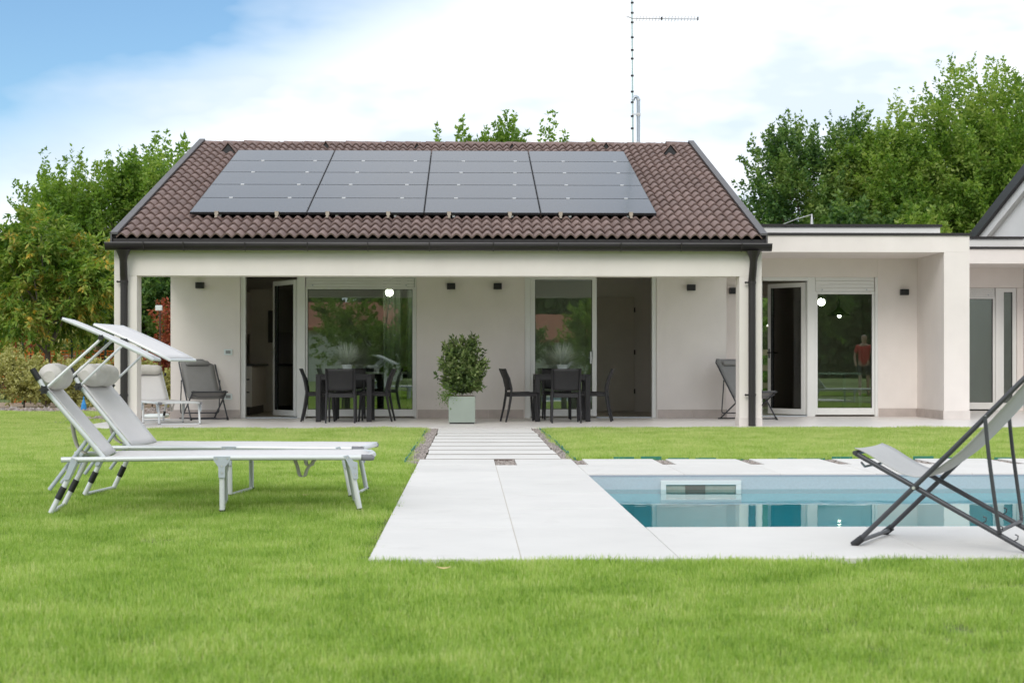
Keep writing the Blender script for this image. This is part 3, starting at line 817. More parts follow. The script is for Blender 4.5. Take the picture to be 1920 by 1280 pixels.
# second bay
BY = 31.6; BF = 30.2
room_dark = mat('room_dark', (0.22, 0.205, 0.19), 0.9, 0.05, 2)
bay = thing('rear_bay', 'recessed pale bay with sliding glass doors at the far right', 'house wing', (9.3, 30.5, 0))
BX1 = 10.68
box('beam', plaster, bay, XR + .002, BX1, BF, BF + .3, 2.74, 3.01, .004)
box('soffit', plaster, bay, XR + .002, BX1, BF + .301, BY - .001, 2.741, 3.01)
box('coping', brown_metal, bay, XR + .035, BX1, BF - .03, BY - .001, 3.0105, 3.05)
box('parapet', plaster_white, bay, XR + .002, BX1, BY + .001, BY + .3, 2.96, 3.305)
box('parapet_coping', brown_metal, bay, XR + .015, BX1, BY - .04, BY + .34, 3.3055, 3.345)
bx0, bx1, bx2, bx3 = 9.1, px(1867, BY), px(1876, BY), 10.55
wall(XR + .002, bx0, BY, BY + .3, 0, 2.955, parent=bay); wall(bx0 + .001, BX1, BY + .002, BY + .3, 2.36, 2.955, parent=bay, name='lintel')
wall(10.552, BX1, BY, BY + .3, 0, 2.359, parent=bay)
window(bay, bx0 + .002, bx1, .03, 2.355, BY + .03, .045, .13, .16)
jamb(bay, bx1 + .001, bx2 - .001, 2.355, BY, BY + .13)
window(bay, bx2, bx3 - .002, .03, 2.355, BY + .03, .075, .12, 0)
box('interior_floor', room_floor, bay, XR + .01, 14, BY + .3, 36, -.03, .012)
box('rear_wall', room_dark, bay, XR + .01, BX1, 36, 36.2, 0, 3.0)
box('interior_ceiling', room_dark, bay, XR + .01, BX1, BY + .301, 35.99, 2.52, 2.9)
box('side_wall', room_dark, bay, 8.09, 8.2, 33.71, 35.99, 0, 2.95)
box('sideboard', worktop_m, bay, 8.9, 10.2, 34.0, 34.5, .012, .85)
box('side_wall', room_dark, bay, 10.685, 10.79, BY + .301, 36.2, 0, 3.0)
box('side_wall', plaster, bay, XR + .002, XR + .2, VY + .36, BY - .001, 0, 2.74)

# third volume: gabled house on the right
h3 = thing('gabled_house', 'white gabled house with dark verge rising above the right edge of the flat roofs', 'house', (15, 31.3, 0))
def r3(y): return 4.80 - SL * abs(y - RY)
mb = MB().prism([(24.0, 0), (38.6, 0), (38.6, r3(38.6) - .25), (RY, r3(RY) - .25), (24.0, r3(24.0) - .25)], 'x', 10.88, 11.18); mb.build('gable_wall', plaster_white, h3)
box('wall', plaster, h3, 11.182, 20, 27.4, 27.7, 0, 2.8); box('wall', plaster, h3, 11.182, 20, 38.3, 38.6, 0, 2.4)
for ya, yb in ((23.5, RY), (RY, 39.1)):
    MB().prism([(ya, r3(ya) - .13), (yb, r3(yb) - .13), (yb, r3(yb)), (ya, r3(ya))], 'x', 10.83, 20).build('roof', tile_m, h3)
    MB().prism([(ya, r3(ya) - .16), (yb, r3(yb) - .16), (yb, r3(yb) + .06), (ya, r3(ya) + .06)], 'x', 10.70, 10.828).build('verge_board', brown_metal, h3)
    MB().prism([(ya + .05, r3(ya + .05) - .36), (yb, r3(yb) - .36), (yb, r3(yb) - .162), (ya + .05, r3(ya + .05) - .162)], 'x', 10.78, 10.878).build('verge_band', plaster_white, h3)

# ------------------------------------------------------------------ small fixtures
def wall_lamp(u, v, Y, label):
    x = px(u, Y); z = H + (685 - v) / F * Y
    t = thing('wall_lamp', label, 'wall lamp', (x, Y, z), 0, 'black cube wall lamps on the porch walls')
    MB().box(x - .068, x + .068, Y - .115, Y - .022, z - .05, z + .05).build('lamp_body', lamp_black, t, bevel=.004)
    MB().box(x - .05, x + .05, Y - .022, Y - .0005, z - .035, z + .035).build('back_plate', lamp_black, t)
    MB().box(x - .045, x + .045, Y - .10, Y - .04, z + .0503, z + .053).build('lens', pot_m, t)
wall_lamp(376, 536, WY, 'black cube wall lamp left of the kitchen door, above the grey deck chair')
wall_lamp(846, 537, WY, 'black cube wall lamp directly above the potted shrub')
wall_lamp(933, 537, WY, 'black cube wall lamp between the potted shrub and the right table')
wall_lamp(1295, 539, WY, 'black cube wall lamp on the wall right of the open doorway')
wall_lamp(1374, 545, VY, 'black cube wall lamp half hidden by the right porch post')
wall_lamp(1694, 547, VY, 'black cube wall lamp on the wing wall near the wide pier')
def plate(u, v, label, n=1):
    x = px(u, WY); z = H + (685 - v) / F * WY
    t = thing('wall_socket', label, 'wall socket', (x, WY, z), 0, 'white wall plates beside the kitchen door')
    MB().box(x - .068, x + .068, WY - .018, WY - .0005, z - .048, z + .048).build('cover', pot_m, t, bevel=.003)
    MB().box(x - .04, x + .04, WY - .022, WY - .0185, z - .026, z + .026).build('insert', mat('insert', (.25, .26, .26), .5) if 'insert' not in MATS else MATS['insert'], t)
plate(428, 660, 'white wall plate at shoulder height beside the kitchen door')
plate(428, 743, 'white wall plate low behind the grey deck chair')

# antenna and vent pipe
AY = 32.0; az_ = rz(AY)
ax = px(1186, AY)
ant = thing('antenna_mast', 'thin tall antenna mast with horizontal boom rising behind the roof ridge', 'antenna', (ax, AY, az_ - .1))
MB().tube([(ax + .01, AY, az_ - .1), (ax - .015, AY, 8.2)], [.017, .013], 8).build('mast', mat('pale_steel', (.42, .55, .55), .4, .05, 9, metal=.5), ant)
zb = H + (685 - 34) / F * AY
xb0, xb1 = px(1174, AY), px(1309, AY)
MB().tube([(xb0, AY - .03, zb + .025), (xb0 + .04, AY - .03, zb + .03), (ax, AY - .03, zb)], .010, 6).tube([(ax, AY - .03, zb), (xb1, AY - .03, zb - .005)], .009, 6).build('boom', steel, ant)
k = ax + .08
while k < xb1:
    MB().tube([(k, AY - .03 - .09, zb - .035), (k, AY - .03 + .09, zb + .035)], .004, 4).tube([(k, AY - .03 - .09, zb + .035), (k, AY - .03 + .09, zb - .035)], .004, 4).build('element', steel, ant); k += .062
for u_ in (1240, 1308): MB().box(px(u_, AY) - .012, px(u_, AY) + .012, AY - .05, AY - .015, zb - .03, zb + .03).build('clamp', darkplastic, ant)
for v_ in (4, 23, 41, 69, 93, 109, 141, 171, 191, 217, 240):
    z = H + (685 - v_) / F * AY; xx = ax - .006
    MB().tube([(xx, AY, z - .016), (xx, AY, z + .016)], .03, 8).build('clip', darkplastic, ant)
vx = px(1197, AY)
vp = thing('vent_pipe', 'grey hooked metal vent pipe standing beside the antenna mast', 'vent pipe', (vx, AY, az_ - .1))
zt = H + (685 - 184) / F * AY
MB().tube([(vx, AY, az_ - .1), (vx, AY, zt - .03), (vx - .015, AY, zt + .02), (vx - .05, AY, zt + .04), (vx - .085, AY, zt + .02), (vx - .105, AY, zt - .03)], .034, 10).build('pipe', mat('zinc', (.42, .47, .53), .4, .1, 10, metal=.5), vp, smooth=True)
for v_ in (186, 212, 216, 266):
    z = H + (685 - v_) / F * AY
    MB().tube([(vx, AY, z - .01), (vx, AY, z + .01)], .042, 10).build('band', steel, vp)
MB().box(ax - .02, vx + .04, AY - .05, AY - .035, H + (685 - 214) / F * AY - .012, H + (685 - 214) / F * AY + .012).build('bracket', steel, vp)
# roof anchor on the wing
ay = VY + 1.2; axx = px(1522, ay)
anc = thing('roof_anchor', 'small grey conical roof anchor with thin cable above the wing parapet', 'roof anchor', (axx, ay, 3.27))
MB().tube([(axx, ay, 3.2), (axx, ay, 3.56)], [.045, .012], 8).build('cone', steel, anc)
MB().tube([(axx, ay, 3.55), (axx - .3, ay, 3.46), (axx - .75, ay + .1, 3.28)], .007, 5).build('cable', steel, anc)
ay = VY - .4; axx = px(1812, ay)
anc = thing('roof_anchor', 'thin lifeline cable with ring at the corner of the wing coping', 'roof anchor', (7.9, ay, 3.0))
MB().tube([(7.93, ay, 3.0), (7.93, ay, 3.06)], .02, 8).tube([(7.6, ay + .3, 3.07), (7.93, ay, 3.06)], .006, 5).build('cable', steel, anc)

# ------------------------------------------------------------------ interior furnishings
kit = thing('kitchen_unit', 'beige kitchen cabinets with dark worktop seen through the open door', 'kitchen cabinet', (-4.2, 29.5, .012))
MB().box(-4.59, -3.72, 28.6, 30.6, .16, .86).build('base_cabinet', cabinet_m, kit, bevel=.004)
MB().box(-4.59, -3.76, 28.65, 30.55, .012, .159).build('plinth', worktop_m, kit)
MB().box(-4.59, -3.68, 28.58, 30.62, .861, .90).build('worktop', worktop_m, kit)
MB().box(-4.59, -4.0, 28.6, 30.6, 1.45, 2.2).build('wall_cabinet', cabinet_m, kit, bevel=.004)
for z in (.62, .40): MB().box(-3.85, -3.76, 28.592, 28.5985, z, z + .02).build('handle', darkplastic, kit)
fr = thing('tall_cabinet', 'tall beige larder cabinet at the back of the kitchen', 'cabinet', (-3.6, 31.5, .012))
MB().box(-4.1, -3.35, 31.2, 32.1, .012, 2.3).build('carcass', cabinet_m, fr, bevel=.004)
MB().box(-3.75, -3.5, 31.17, 31.198, 1.3, 1.9).build('oven_door', worktop_m, fr)
def globe(x, y, z, r, label, ztop):
    t = thing('globe_lamp', label, 'pendant lamp', (x, y, z), 0, 'lit globe lamps inside the windows')
    pr = [(r * math.sin(PI * k / 12) + .0005, -r * math.cos(PI * k / 12)) for k in range(13)]
    MB().lathe(pr, (x, y, z), 20).build('globe', globe_m, t, smooth=True)
    MB().box(x - .006, x + .006, y - r - .012, y - r - .002, z - r * 1.8, z + r * 1.3).build('bar', darkplastic, t)
    MB().tube([(x, y, z + r), (x, y, ztop)], .004, 5).build('rod', darkplastic, t)
globe(px(730, 28.6), 28.6, 2.125, .064, 'lit round globe lamp behind the big porch window', 2.55)
globe(px(1540, 29.0), 29.0, 1.985, .064, 'lit round globe lamp behind the wing window', 2.52)
pxx = px(1573, 30.0)
pen = thing('pendant_lamp', 'black wide shade pendant lamp with lit bulb behind the wing window', 'pendant lamp', (pxx, 30, 1.8))
MB().lathe([(.012, .30), (.03, .15), (.10, .07), (.20, .015), (.21, 0)], (pxx, 30.0, 1.78), 24).build('shade', lamp_black, pen, fixn=True)
MB().lathe([(.001, -.035), (.025, -.025), (.036, 0), (.025, .025), (.001, .035)], (pxx, 29.97, 1.775), 12).build('bulb', bulb_m, pen)
MB().tube([(pxx, 30, 2.08), (pxx, 30, 2.52)], .004, 5).build('cord', lamp_black, pen)
tb = thing('dining_table', 'white dining table standing inside the wing window', 'table', (6.6, 29.8, .012))
MB().box(6.15, 7.0, 29.3, 30.6, .71, .745).build('tabletop', pot_m, tb)
for a in (6.15, 6.95):
    for b in (29.3, 30.55): MB().box(a, a + .05, b, b + .05, .012, .709).build('leg', pot_m, tb)
tb = thing('dining_table', 'pale dining table inside the big porch window', 'table', (-1.4, 29.6, .012))
MB().box(-2.0, -.6, 29.3, 30.3, .72, .755).build('tabletop', cabinet_m, tb)
for a in (-2.0, -.65):
    for b in (29.3, 30.25): MB().box(a, a + .05, b, b + .05, .012, .719).build('leg', cabinet_m, tb)
sf = thing('sofa', 'dark low sofa deep inside the big porch window', 'sofa', (-1.2, 31.4, .012))
MB().box(-2.0, -.1, 31.0, 31.9, .1, .45).box(-2.0, -.1, 31.6, 31.9, .451, .85).build('seat', lamp_black, sf, bevel=.03)

# ------------------------------------------------------------------ resin chairs and tables
def make_chair(label, group):
    t = thing('dining_chair', label, 'chair', (0, 0, 0), 0, group)
    # faces +y; width along x
    def seat(u, v):
        x = (u - .5) * .44; y = -.20 + .43 * v
        return (x, y, .445 - .012 * math.sin(PI * u) + .012 * v - .015 * (v > .95))
    MB().grid(seat, 6, 6).build('seat', resin, t, solid=.022, smooth=True, fixn=False)
    MB().box(-.215, -.19, -.19, .21, .395, .432).box(.19, .215, -.19, .21, .395, .432).box(-.189, .189, .19, .212, .400, .432).box(-.189, .189, -.205, -.185, .385, .43).build('seat_frame', resin, t, bevel=.006)
    def back(u, v):
        x = (u - .5) * (.40 + .03 * v); c = (u - .5) * 2
        y = -.205 - .035 * math.sin(PI * min(1, v * 1.0)) * 0 - .025 * (1 - c * c) * 1.0 - .085 * v ** 1.6 
        return (x, y, .50 + .318 * v - .015 * (1 - c * c) * (1 - v))
    MB().grid(back, 8, 8).build('backrest', resin, t, solid=.016, smooth=True, fixn=False)
    for s in (-1, 1):
        MB().tube([(s * .215, -.305, .822), (s * .212, -.235, .67), (s * .208, -.200, .52), (s * .208, -.200, .44)], [.012, .018, .019, .019], 8).build('back_post', resin, t, smooth=True)
        MB().tube([(s * .208, -.198, .445), (s * .214, -.235, .22), (s * .218, -.285, 0)], [.021, .018, .014], 8).build('leg', resin, t, smooth=True)
        MB().tube([(s * .200, .200, .43), (s * .204, .215, .2), (s * .207, .232, 0)], [.021, .018, .014], 8).build('leg', resin, t, smooth=True)
    return t
grp = 'charcoal resin chairs round the porch tables'
first = make_chair('charcoal resin chair in front of the left table, its back to the lawn', grp)
def place_chair(x, y, deg, label, use=None):
    o = use or copy_tree(first)
    o.location = (x, y, 0); o.rotation_euler = (0, 0, R(deg)); o['label'] = label
    return o
T1, T2 = (-1.92, 26.02), (1.462, 26.02)
place_chair(T1[0] - .01, 25.32, 0, 'charcoal resin chair in front of the left table, its back to the lawn', first)
place_chair(px(588, 25.95) + .10, 25.98, -88, 'charcoal resin chair on the left side of the left table, by the kitchen door')
place_chair(px(718, 25.95) - .12, 25.95, 86, 'charcoal resin chair on the right side of the left table')
place_chair(T1[0] + .02, 26.78, 180, 'charcoal resin chair behind the left table, against the big window')
place_chair(T2[0] + .02, 25.27, 0, 'charcoal resin chair in front of the right table, its back to the lawn')
place_chair(px(975, 25.7) + .02, 25.72, -80, 'charcoal resin chair pulled out left of the right table, beside the shrub')
place_chair(px(1128, 25.8) - .12, 25.85, 82, 'charcoal resin chair on the right side of the right table, before the open doorway')
place_chair(T2[0] - .03, 26.76, 180, 'charcoal resin chair behind the right table, against the glass door')
def make_table(cx, cy, label):
    t = thing('patio_table', label, 'table', (cx, cy, 0), 0, 'square charcoal tables on the porch')
    h, w = .735, .43
    MB().box(cx - w, cx + w, cy - w, cy + w, h - .02, h).build('tabletop', resin, t, bevel=.006)
    a = MB()
    for s in (-1, 1):
        a.box(cx - w + .0785, cx + w - .0785, cy + s * (w - .018) - .010, cy + s * (w - .018) + .010, h - .085, h - .021)
        a.box(cx + s * (w - .018) - .010, cx + s * (w - .018) + .010, cy - w + .0785, cy + w - .0785, h - .0845, h - .0215)
    a.build('apron', resin, t)
    for sx in (-1, 1):
        for sy in (-1, 1):
            m_ = MB(); b0 = .078; 
            x1, y1 = cx + sx * w, cy + sy * w; x0, y0 = x1 - sx * b0, y1 - sy * b0
            xa, xb = min(x0, x1), max(x0, x1); ya, yb = min(y0, y1), max(y0, y1)
            m_.box(xa, xb, ya, yb, 0, h - .022)
            ix = x0; sg = -sx
            m_.prism([(ix + sg * .001, h - .0865), (ix + sg * .045, h - .0865), (ix + sg * .018, h - .098), (ix + sg * .001, h - .135)], 'y', ya + .012, yb - .012)
            m_.build('leg', resin, t, bevel=.008)
make_table(*T1, 'square charcoal resin table before the big porch window')
make_table(*T2, 'square charcoal resin table before the glass door and open doorway')
def fescue(cx, cy, z, label, seed, r=.34):
    t = thing('potted_grass', label, 'potted plant', (cx, cy, z), 0, 'potted blue fescue on the porch tables')
    MB().lathe([(.058, 0), (.062, .02), (.076, .125), (.084, .127), (.084, .150), (.07, .151)], (cx, cy, z), 18).build('pot', pot_m, t, smooth=True)
    rs = np.random.RandomState(seed); V = []; Q = []
    for i in range(560):
        a = rs.uniform(0, 2 * PI); e = rs.uniform(.05, 1.35); L = r * rs.uniform(.7, 1.25)
        d0 = np.array((math.cos(a) * math.cos(e), math.sin(a) * math.cos(e), math.sin(e)))
        p0 = np.array((cx, cy, z + .145)) + np.array((math.cos(a), math.sin(a), 0)) * .03
        side = np.array((-math.sin(a), math.cos(a), 0)) * .0032
        pts = [p0, p0 + d0 * L * .5 , p0 + d0 * L - np.array((0, 0, .10 * L * math.cos(e) * 2))]
        b = len(V)
        V += [pts[0] - side, pts[0] + side, pts[1] + side, pts[1] - side, pts[2] + side * .4, pts[2] - side * .4]
        Q += [(b, b + 1, b + 2, b + 3), (b + 3, b + 2, b + 4, b + 5)]
    me = np_mesh('grass', np.array(V), np.array(Q), leaf_fescue)
    me.transform(Matrix.Translation((-cx, -cy, -z)))
    o = bpy.data.objects.new('grass', me); col.objects.link(o); o.parent = t
fescue(px(651, 26.0), 26.0, .735, 'blue fescue grass in a white pot on the left table', 1)
fescue(px(1054, 26.0), 26.0, .735, 'blue fescue grass in a white pot on the right table', 2)

# ------------------------------------------------------------------ sun loungers
def smooth_path(pts, n=5):
    P = [Vector(p) for p in pts]; out = []
    for i in range(len(P) - 1):
        p0, p1, p2, p3 = P[max(i - 1, 0)], P[i], P[i + 1], P[min(i + 2, len(P) - 1)]
        for k in range(n):
            t = k / n
            out.append(0.5 * ((2 * p1) + (-p0 + p2) * t + (2 * p0 - 5 * p1 + 4 * p2 - p3) * t * t + (-p0 + 3 * p1 - 3 * p2 + p3) * t ** 3))
    out.append(P[-1]); return out
def make_lounger(label, shade=True, ends=.0):
    t = thing('sun_lounger', label, 'sun lounger', (0, 0, 0), 0, 'white folding sun loungers')
    W = .64; zr = .315; rr = .0165
    a50 = R(50.2); bl = .547
    def back(d, y): return (.25 - math.cos(a50) * d, y, zr + math.sin(a50) * d)
    for y in (0, W):
        MB().tube([(0, y, zr), (.93, y, zr + .004), (1.765, y, zr)], rr, 10).build('rail', alu, t, smooth=True)
        MB().tube([(1.766, y, zr), (1.82, y * .96 + .012, zr - .002), (1.84, y * .94 + .02, zr - .004)], [rr + .003, rr + .003, rr - .002], 10).build('end_cap', greytip, t, smooth=True)
        yb = y + (.022 if y == 0 else -.022)
        MB().tube([back(0, yb), back(bl, yb)], rr - .002, 10).build('backrest_rail', alu, t, smooth=True)
        MB().tube([back(bl, yb), (back(bl, 0)[0] - .035, yb, back(bl, 0)[2] + .062)], .0145, 10).build('rail_end', alu, t, smooth=True)
        MB().tube([(back(bl, 0)[0] - .03, yb, back(bl, 0)[2] + .05), (back(bl, 0)[0] - .068, yb, back(bl, 0)[2] + .115)], .0185, 10).build('grip', greytip if y else darkplastic, t, smooth=True)
        # knob
        kn = MB(); c = back(bl - .01, y - (.012 if y == 0 else -.012)); s = -1 if y == 0 else 1
        star = []
        for k in range(12):
            rad = .030 if k % 2 == 0 else .020; star.append((c[0] + rad * math.cos(k * PI / 6), c[2] + rad * math.sin(k * PI / 6)))
        kn.prism(star, 'y', c[1] + s * .004, c[1] + s * .028); kn.tube([(c[0], c[1], c[2]), (c[0], c[1] + s * .034, c[2])], .009, 8)
        kn.build('knob', darkplastic, t)
        # head legs with sleeve
        def leg(p0, p1, sleeve=None, r=.0165):
            l_ = MB().tube([p0, p1], r, 10).build('leg', alu, t, smooth=True)
            if sleeve:
                q = [Vector(p0).lerp(Vector(p1), k) for k in sleeve]
                MB().tube(q, r + .004, 10).build('sleeve', darkplastic, l_, smooth=True)
            return l_
        yi = y + (.012 if y == 0 else -.012)
        leg((.085, yi, zr - .02), (-.062, yi, 0.0), (.48, .72))
        leg((.933, yi, zr - .03), (.936, yi, 0.0), (.975, 1.0))
        leg((1.70, yi, zr - .02), (1.757, yi, 0.0), (.975, 1.0))
        yo = y + (-.017 if y == 0 else .017)
        pa = MB().prism([(.06, zr + .012), (.10, zr + .002), (.045, zr - .12), (.015, zr - .12)], 'y', min(yo, y), max(yo, y))
        pa.build('leg_plate', greyplate, t, bevel=.002)
        pa = MB().prism([(.885, zr + .014), (.985, zr + .014), (.985, zr - .01), (.955, zr - .05), (.953, zr - .115), (.915, zr - .115), (.913, zr - .05), (.885, zr - .01)], 'y', min(yo, y), max(yo, y))
        pa.build('leg_plate', greyplate, t, bevel=.002)
        pa = MB().prism([(1.655, zr + .01), (1.685, zr + .016), (1.715, zr - .02), (1.742, zr - .03), (1.745, zr - .13), (1.715, zr - .13), (1.70, zr - .07), (1.675, zr - .02)], 'y', min(yo, y), max(yo, y))
        pa.build('leg_plate', greyplate, t, bevel=.002)
        for (bx, bz) in ((.085, -.003), (.03, -.06), (.903, 0), (.967, 0), (.934, -.045), (.934, -.085), (1.68, 0), (1.725, -.06), (1.73, -.10), (.25, 0)):
            s2 = yo + (-.003 if y == 0 else .003)
            MB().tube([(bx, yo, zr + bz), (bx, s2, zr + bz)], .006, 6).build('rivet', steel, t)
        # back support stay
        if ends == 0:
            MB().tube([(.145, y + (.05 if y == 0 else -.05), zr + .115), (-.075, y + (.05 if y == 0 else -.05), .135)], .012, 8).build('stay', greyplate, t, smooth=True)
    for x, z in ((-.06, .002), (.936, .002), (1.757, .002)):
        MB().tube([(x, .02, z), (x, W - .02, z)], .012, 8).build('foot_bar', alu, t, smooth=True)
    MB().tube([(.145, .05, zr + .115), (.13, W / 2, zr + .10), (.145, W - .05, zr + .115)], .012, 8).build('stay_bar', greyplate, t, smooth=True)
    MB().tube([(1.80, .02, zr), (1.85, W * .3, zr + .008), (1.85, W * .7, zr + .008), (1.80, W - .02, zr)], rr, 8).build('end_bar', alu, t, smooth=True)
    # fabric bed
    def bed(u, v):
        x = .27 + u * 1.565; y = .002 + (W - .004) * v
        return (x, y, zr + .017 - .016 * math.sin(PI * v) * (.7 + .3 * math.sin(PI * u)) + .004 * math.sin(u * 19) * (v - .5) ** 2)
    MB().grid(bed, 24, 8).build('bed_fabric', white_fab, t, solid=.004, smooth=True, fixn=False)
    def bk(u, v):
        d = .005 + u * (bl - .01); y = .03 + (W - .06) * v; p = back(d, y); sag = .018 * math.sin(PI * v)
        return (p[0] - sag * math.sin(a50) + .012, p[1], p[2] - sag * math.cos(a50) + .012)
    MB().grid(bk, 10, 8).build('backrest_fabric', white_fab, t, solid=.004, smooth=True, fixn=False)
    # pillow roll
    c = back(bl, 0); cx_, cz_ = c[0] + .025, c[2] + .068
    pts = []; rad = []
    for k in range(17):
        v = k / 16; y = .045 + (W - .09) * v
        e_ = min(v, 1 - v) * 16; rr_ = .078 * (1 if e_ > 1.5 else (.45 + .55 * math.sqrt(max(0, min(1, e_ / 1.5)))))
        pts.append((cx_ + .006 * math.sin(v * 9), y, cz_ + .004 * math.sin(v * 14))); rad.append(rr_ * (1 + .03 * math.sin(k * 2.1)))
    MB().tube(pts, rad, 18).build('headrest', beige_fab, t, smooth=True)
    # straps
    def strap(pts, w_=.018):
        pts = smooth_path(pts, 5); mb = MB(); b = 0
        for p in pts: mb.v += [(p.x - w_ * .6, p.y - w_ * .6, p.z), (p.x + w_ * .6, p.y + w_ * .6, p.z)]
        for i in range(len(pts) - 1): mb.f.append((2 * i, 2 * i + 1, 2 * i + 3, 2 * i + 2))
        return mb.build('strap', beige_fab, t, solid=.002, smooth=True, fixn=False)
    strap([(1.36, .3, zr - .005), (1.385, .3, zr - .07), (1.40, .3, zr - .125), (1.43, .31, zr - .13), (1.45, .31, zr - .08), (1.52, .31, zr - .005)])
    strap([(.03, .25, zr + .26), (.045, .24, zr + .14), (.07, .24, zr + .06), (.12, .24, zr + .02)])
    if shade:
        c = back(bl - .01, 0)
        for y in (-.012, W + .012):
            MB().tube([(c[0], y, c[2]), (.232, y, 1.028)], [.0085, .0085], 8).build('shade_arm', alu, t, smooth=True)
            star = []
            for k in range(12):
                rad = .020 if k % 2 == 0 else .013; star.append((.232 + rad * math.cos(k * PI / 6), 1.035 + rad * math.sin(k * PI / 6)))
            s = -1 if y < 0 else 1
            MB().prism(star, 'y', y + s * .005, y + s * .024).build('knob', darkplastic, t)
        def shp(u, y): return (.005 + .52 * u, y, 1.145 - .238 * u + .008 * math.sin(PI * u))
        loop = [shp(k / 8, 0) for k in range(9)] + [shp(1 - k / 8, W) for k in range(9)]
        loop.append(loop[0])
        MB().tube(loop, .010, 8, cap=False).build('shade_frame', alu, t, smooth=True)
        def sh(u, v):
            p = shp(.02 + .96 * u, .01 + (W - .02) * v); return (p[0], p[1], p[2] + .006)
        MB().grid(sh, 10, 6).build('shade_fabric', white_fab, t, solid=.006, smooth=True, fixn=False)
    return t
lA = make_lounger('white folding sun lounger with raised sunshade on the lawn, nearest the camera')
lA.location = (px(117, 9.87), 9.84, 0); lA.rotation_euler = (0, 0, R(6.5))
lB = copy_tree(lA); lB['label'] = 'white folding sun lounger with raised sunshade on the lawn, the one behind its twin'
lB.location = (-2.53, 11.25, 0); lB.rotation_euler = (0, 0, R(-6))
lC = make_lounger('white folding sun lounger without sunshade on the porch beside the left post', shade=False, ends=1)
lC.location = (-5.36, 26.05, 0); lC.rotation_euler = (0, 0, R(-62.6))

lD = copy_tree(lC); lD['label'] = 'white folding sun lounger by the pool, seen only mirrored in the wing window'
lD.location = (8.0, 17.4, 0); lD.rotation_euler = (0, 0, R(-8))

# ------------------------------------------------------------------ deck chairs
def make_deckchair(label, pillow=False):
    t = thing('deck_chair', label, 'deck chair', (0, 0, 0), 0, 'folding deck chairs with charcoal frames')
    W = .59; k1 = 1.03; r = .0125
    def b1(s): return (s, k1 * s)
    def b2(s): return (s, .288 - .537 * (s - .279))
    S1 = .93
    top = [(S1 - .04, .0, k1 * (S1 - .04)), (S1, .03, k1 * S1), (S1 + .005, .08, k1 * S1 + .005), (S1 + .005, W - .08, k1 * S1 + .005), (S1, W - .03, k1 * S1), (S1 - .04, W, k1 * (S1 - .04))]
    MB().tube([(.0, 0, .012)] + [(.45, 0, k1 * .45)] + top + [(.45, W, k1 * .45), (0, W, .012)], r, 10).build('back_frame', chair_steel, t, smooth=True)
    MB().tube([(.015, .0, .022), (.015, W, .022)], .011, 8).build('foot_bar', chair_steel, t, smooth=True)
    for y in (0, W): MB().tube([(-.018, y, .0), (.03, y, .038)], .0185, 10).build('foot_cap', darkplastic, t, smooth=True)
    i_ = .026
    e = (.805, b2(.805)[1])
    MB().tube([(-.01, i_, b2(-.01)[1]), (e[0], i_, e[1])], r, 10).build('seat_frame', chair_steel, t, smooth=True)
    MB().tube([(-.01, W - i_, b2(-.01)[1]), (e[0], W - i_, e[1])], r, 10).build('seat_frame', chair_steel, t, smooth=True)
    MB().tube([(e[0], -.01, e[1] + .002), (e[0], W + .01, e[1] + .002)], .012, 8).build('rear_bar', chair_steel, t, smooth=True)
    MB().tube([(-.01, .0, b2(-.01)[1] + .004), (-.01, W, b2(-.01)[1] + .004)], .011, 8).build('front_bar', chair_steel, t, smooth=True)
    MB().tube([(.02, .02, .40), (.01, .12, .375), (.01, W - .12, .375), (.02, W - .02, .40)], .006, 6).build('front_brace', chair_steel, t, smooth=True)
    for y in (-.002, W + .002):
        s = -1 if y < 0 else 1
        MB().tube([(.279, y - s * .02, .288), (.279, y + s * .018, .288)], .008, 8).build('pivot', steel, t)
        MB().tube([(.613, y + s * .010, .63), (.613, y + s * .018, .63)], .008, 8).build('pivot', steel, t)
    za = b2(.674)[1] + .022
    MB().tube(smooth_path([(.612, -.02, .635), (.63, -.021, .45), (.668, -.021, .16), (.676, .0, za), (.676, .06, za), (.676, W - .06, za), (.676, W, za), (.668, W + .021, .16), (.63, W + .021, .45), (.612, W + .02, .635)], 4), .0095, 8).build('support_arm', chair_steel, t, smooth=True)
    for y in (i_, W - i_):
        for s_ in (.60, .675, .745):
            zz = b2(s_)[1] + .012
            MB().tube([(s_ - .025, y, zz + .012), (s_ - .01, y, zz + .002), (s_ + .008, y, zz + .012), (s_ + .01, y, zz + .028), (s_ - .004, y, zz + .034)], .0035, 6).build('hook', chair_steel, t)
    # sling
    cv = smooth_path([(-.015, 0, .462), (.05, 0, .435), (.15, 0, .375), (.235, 0, .338), (.32, 0, .335), (.42, 0, .40), (.52, 0, .485), (.70, 0, .68), (.87, 0, .885), (S1, 0, k1 * S1 + .015)], 4)
    def sl(u, v):
        k = u * (len(cv) - 1); i = min(int(k), len(cv) - 2); p = cv[i].lerp(cv[i + 1], k - i)
        y = .022 + (W - .044) * v; return (p.x, y, p.z + .008 * (2 * abs(v - .5)) ** 3)
    m_ = mid_fab if pillow else grey_fab
    MB().grid(sl, 36, 6).build('sling', m_, t, solid=.004, smooth=True, fixn=False)
    if pillow:
        MB().tube([(.85, W * .18, .905), (.85, W * .22, .905), (.85, W * .78, .905), (.85, W * .82, .905)], [.03, .042, .042, .03], 12).build('head_pillow', mid_fab, t, smooth=True)
    return t
dc = make_deckchair('light grey sling deck chair on the pool deck at the right edge')
dc.location = (1.879, 7.977, 0); dc.rotation_euler = (0, 0, R(-27.96))
dp = make_deckchair('grey sling deck chair with head pillow beside the kitchen door', True)
dp.location = (-4.40, 26.55, 0)
th = 118; dp.rotation_euler = (0, 0, R(th))
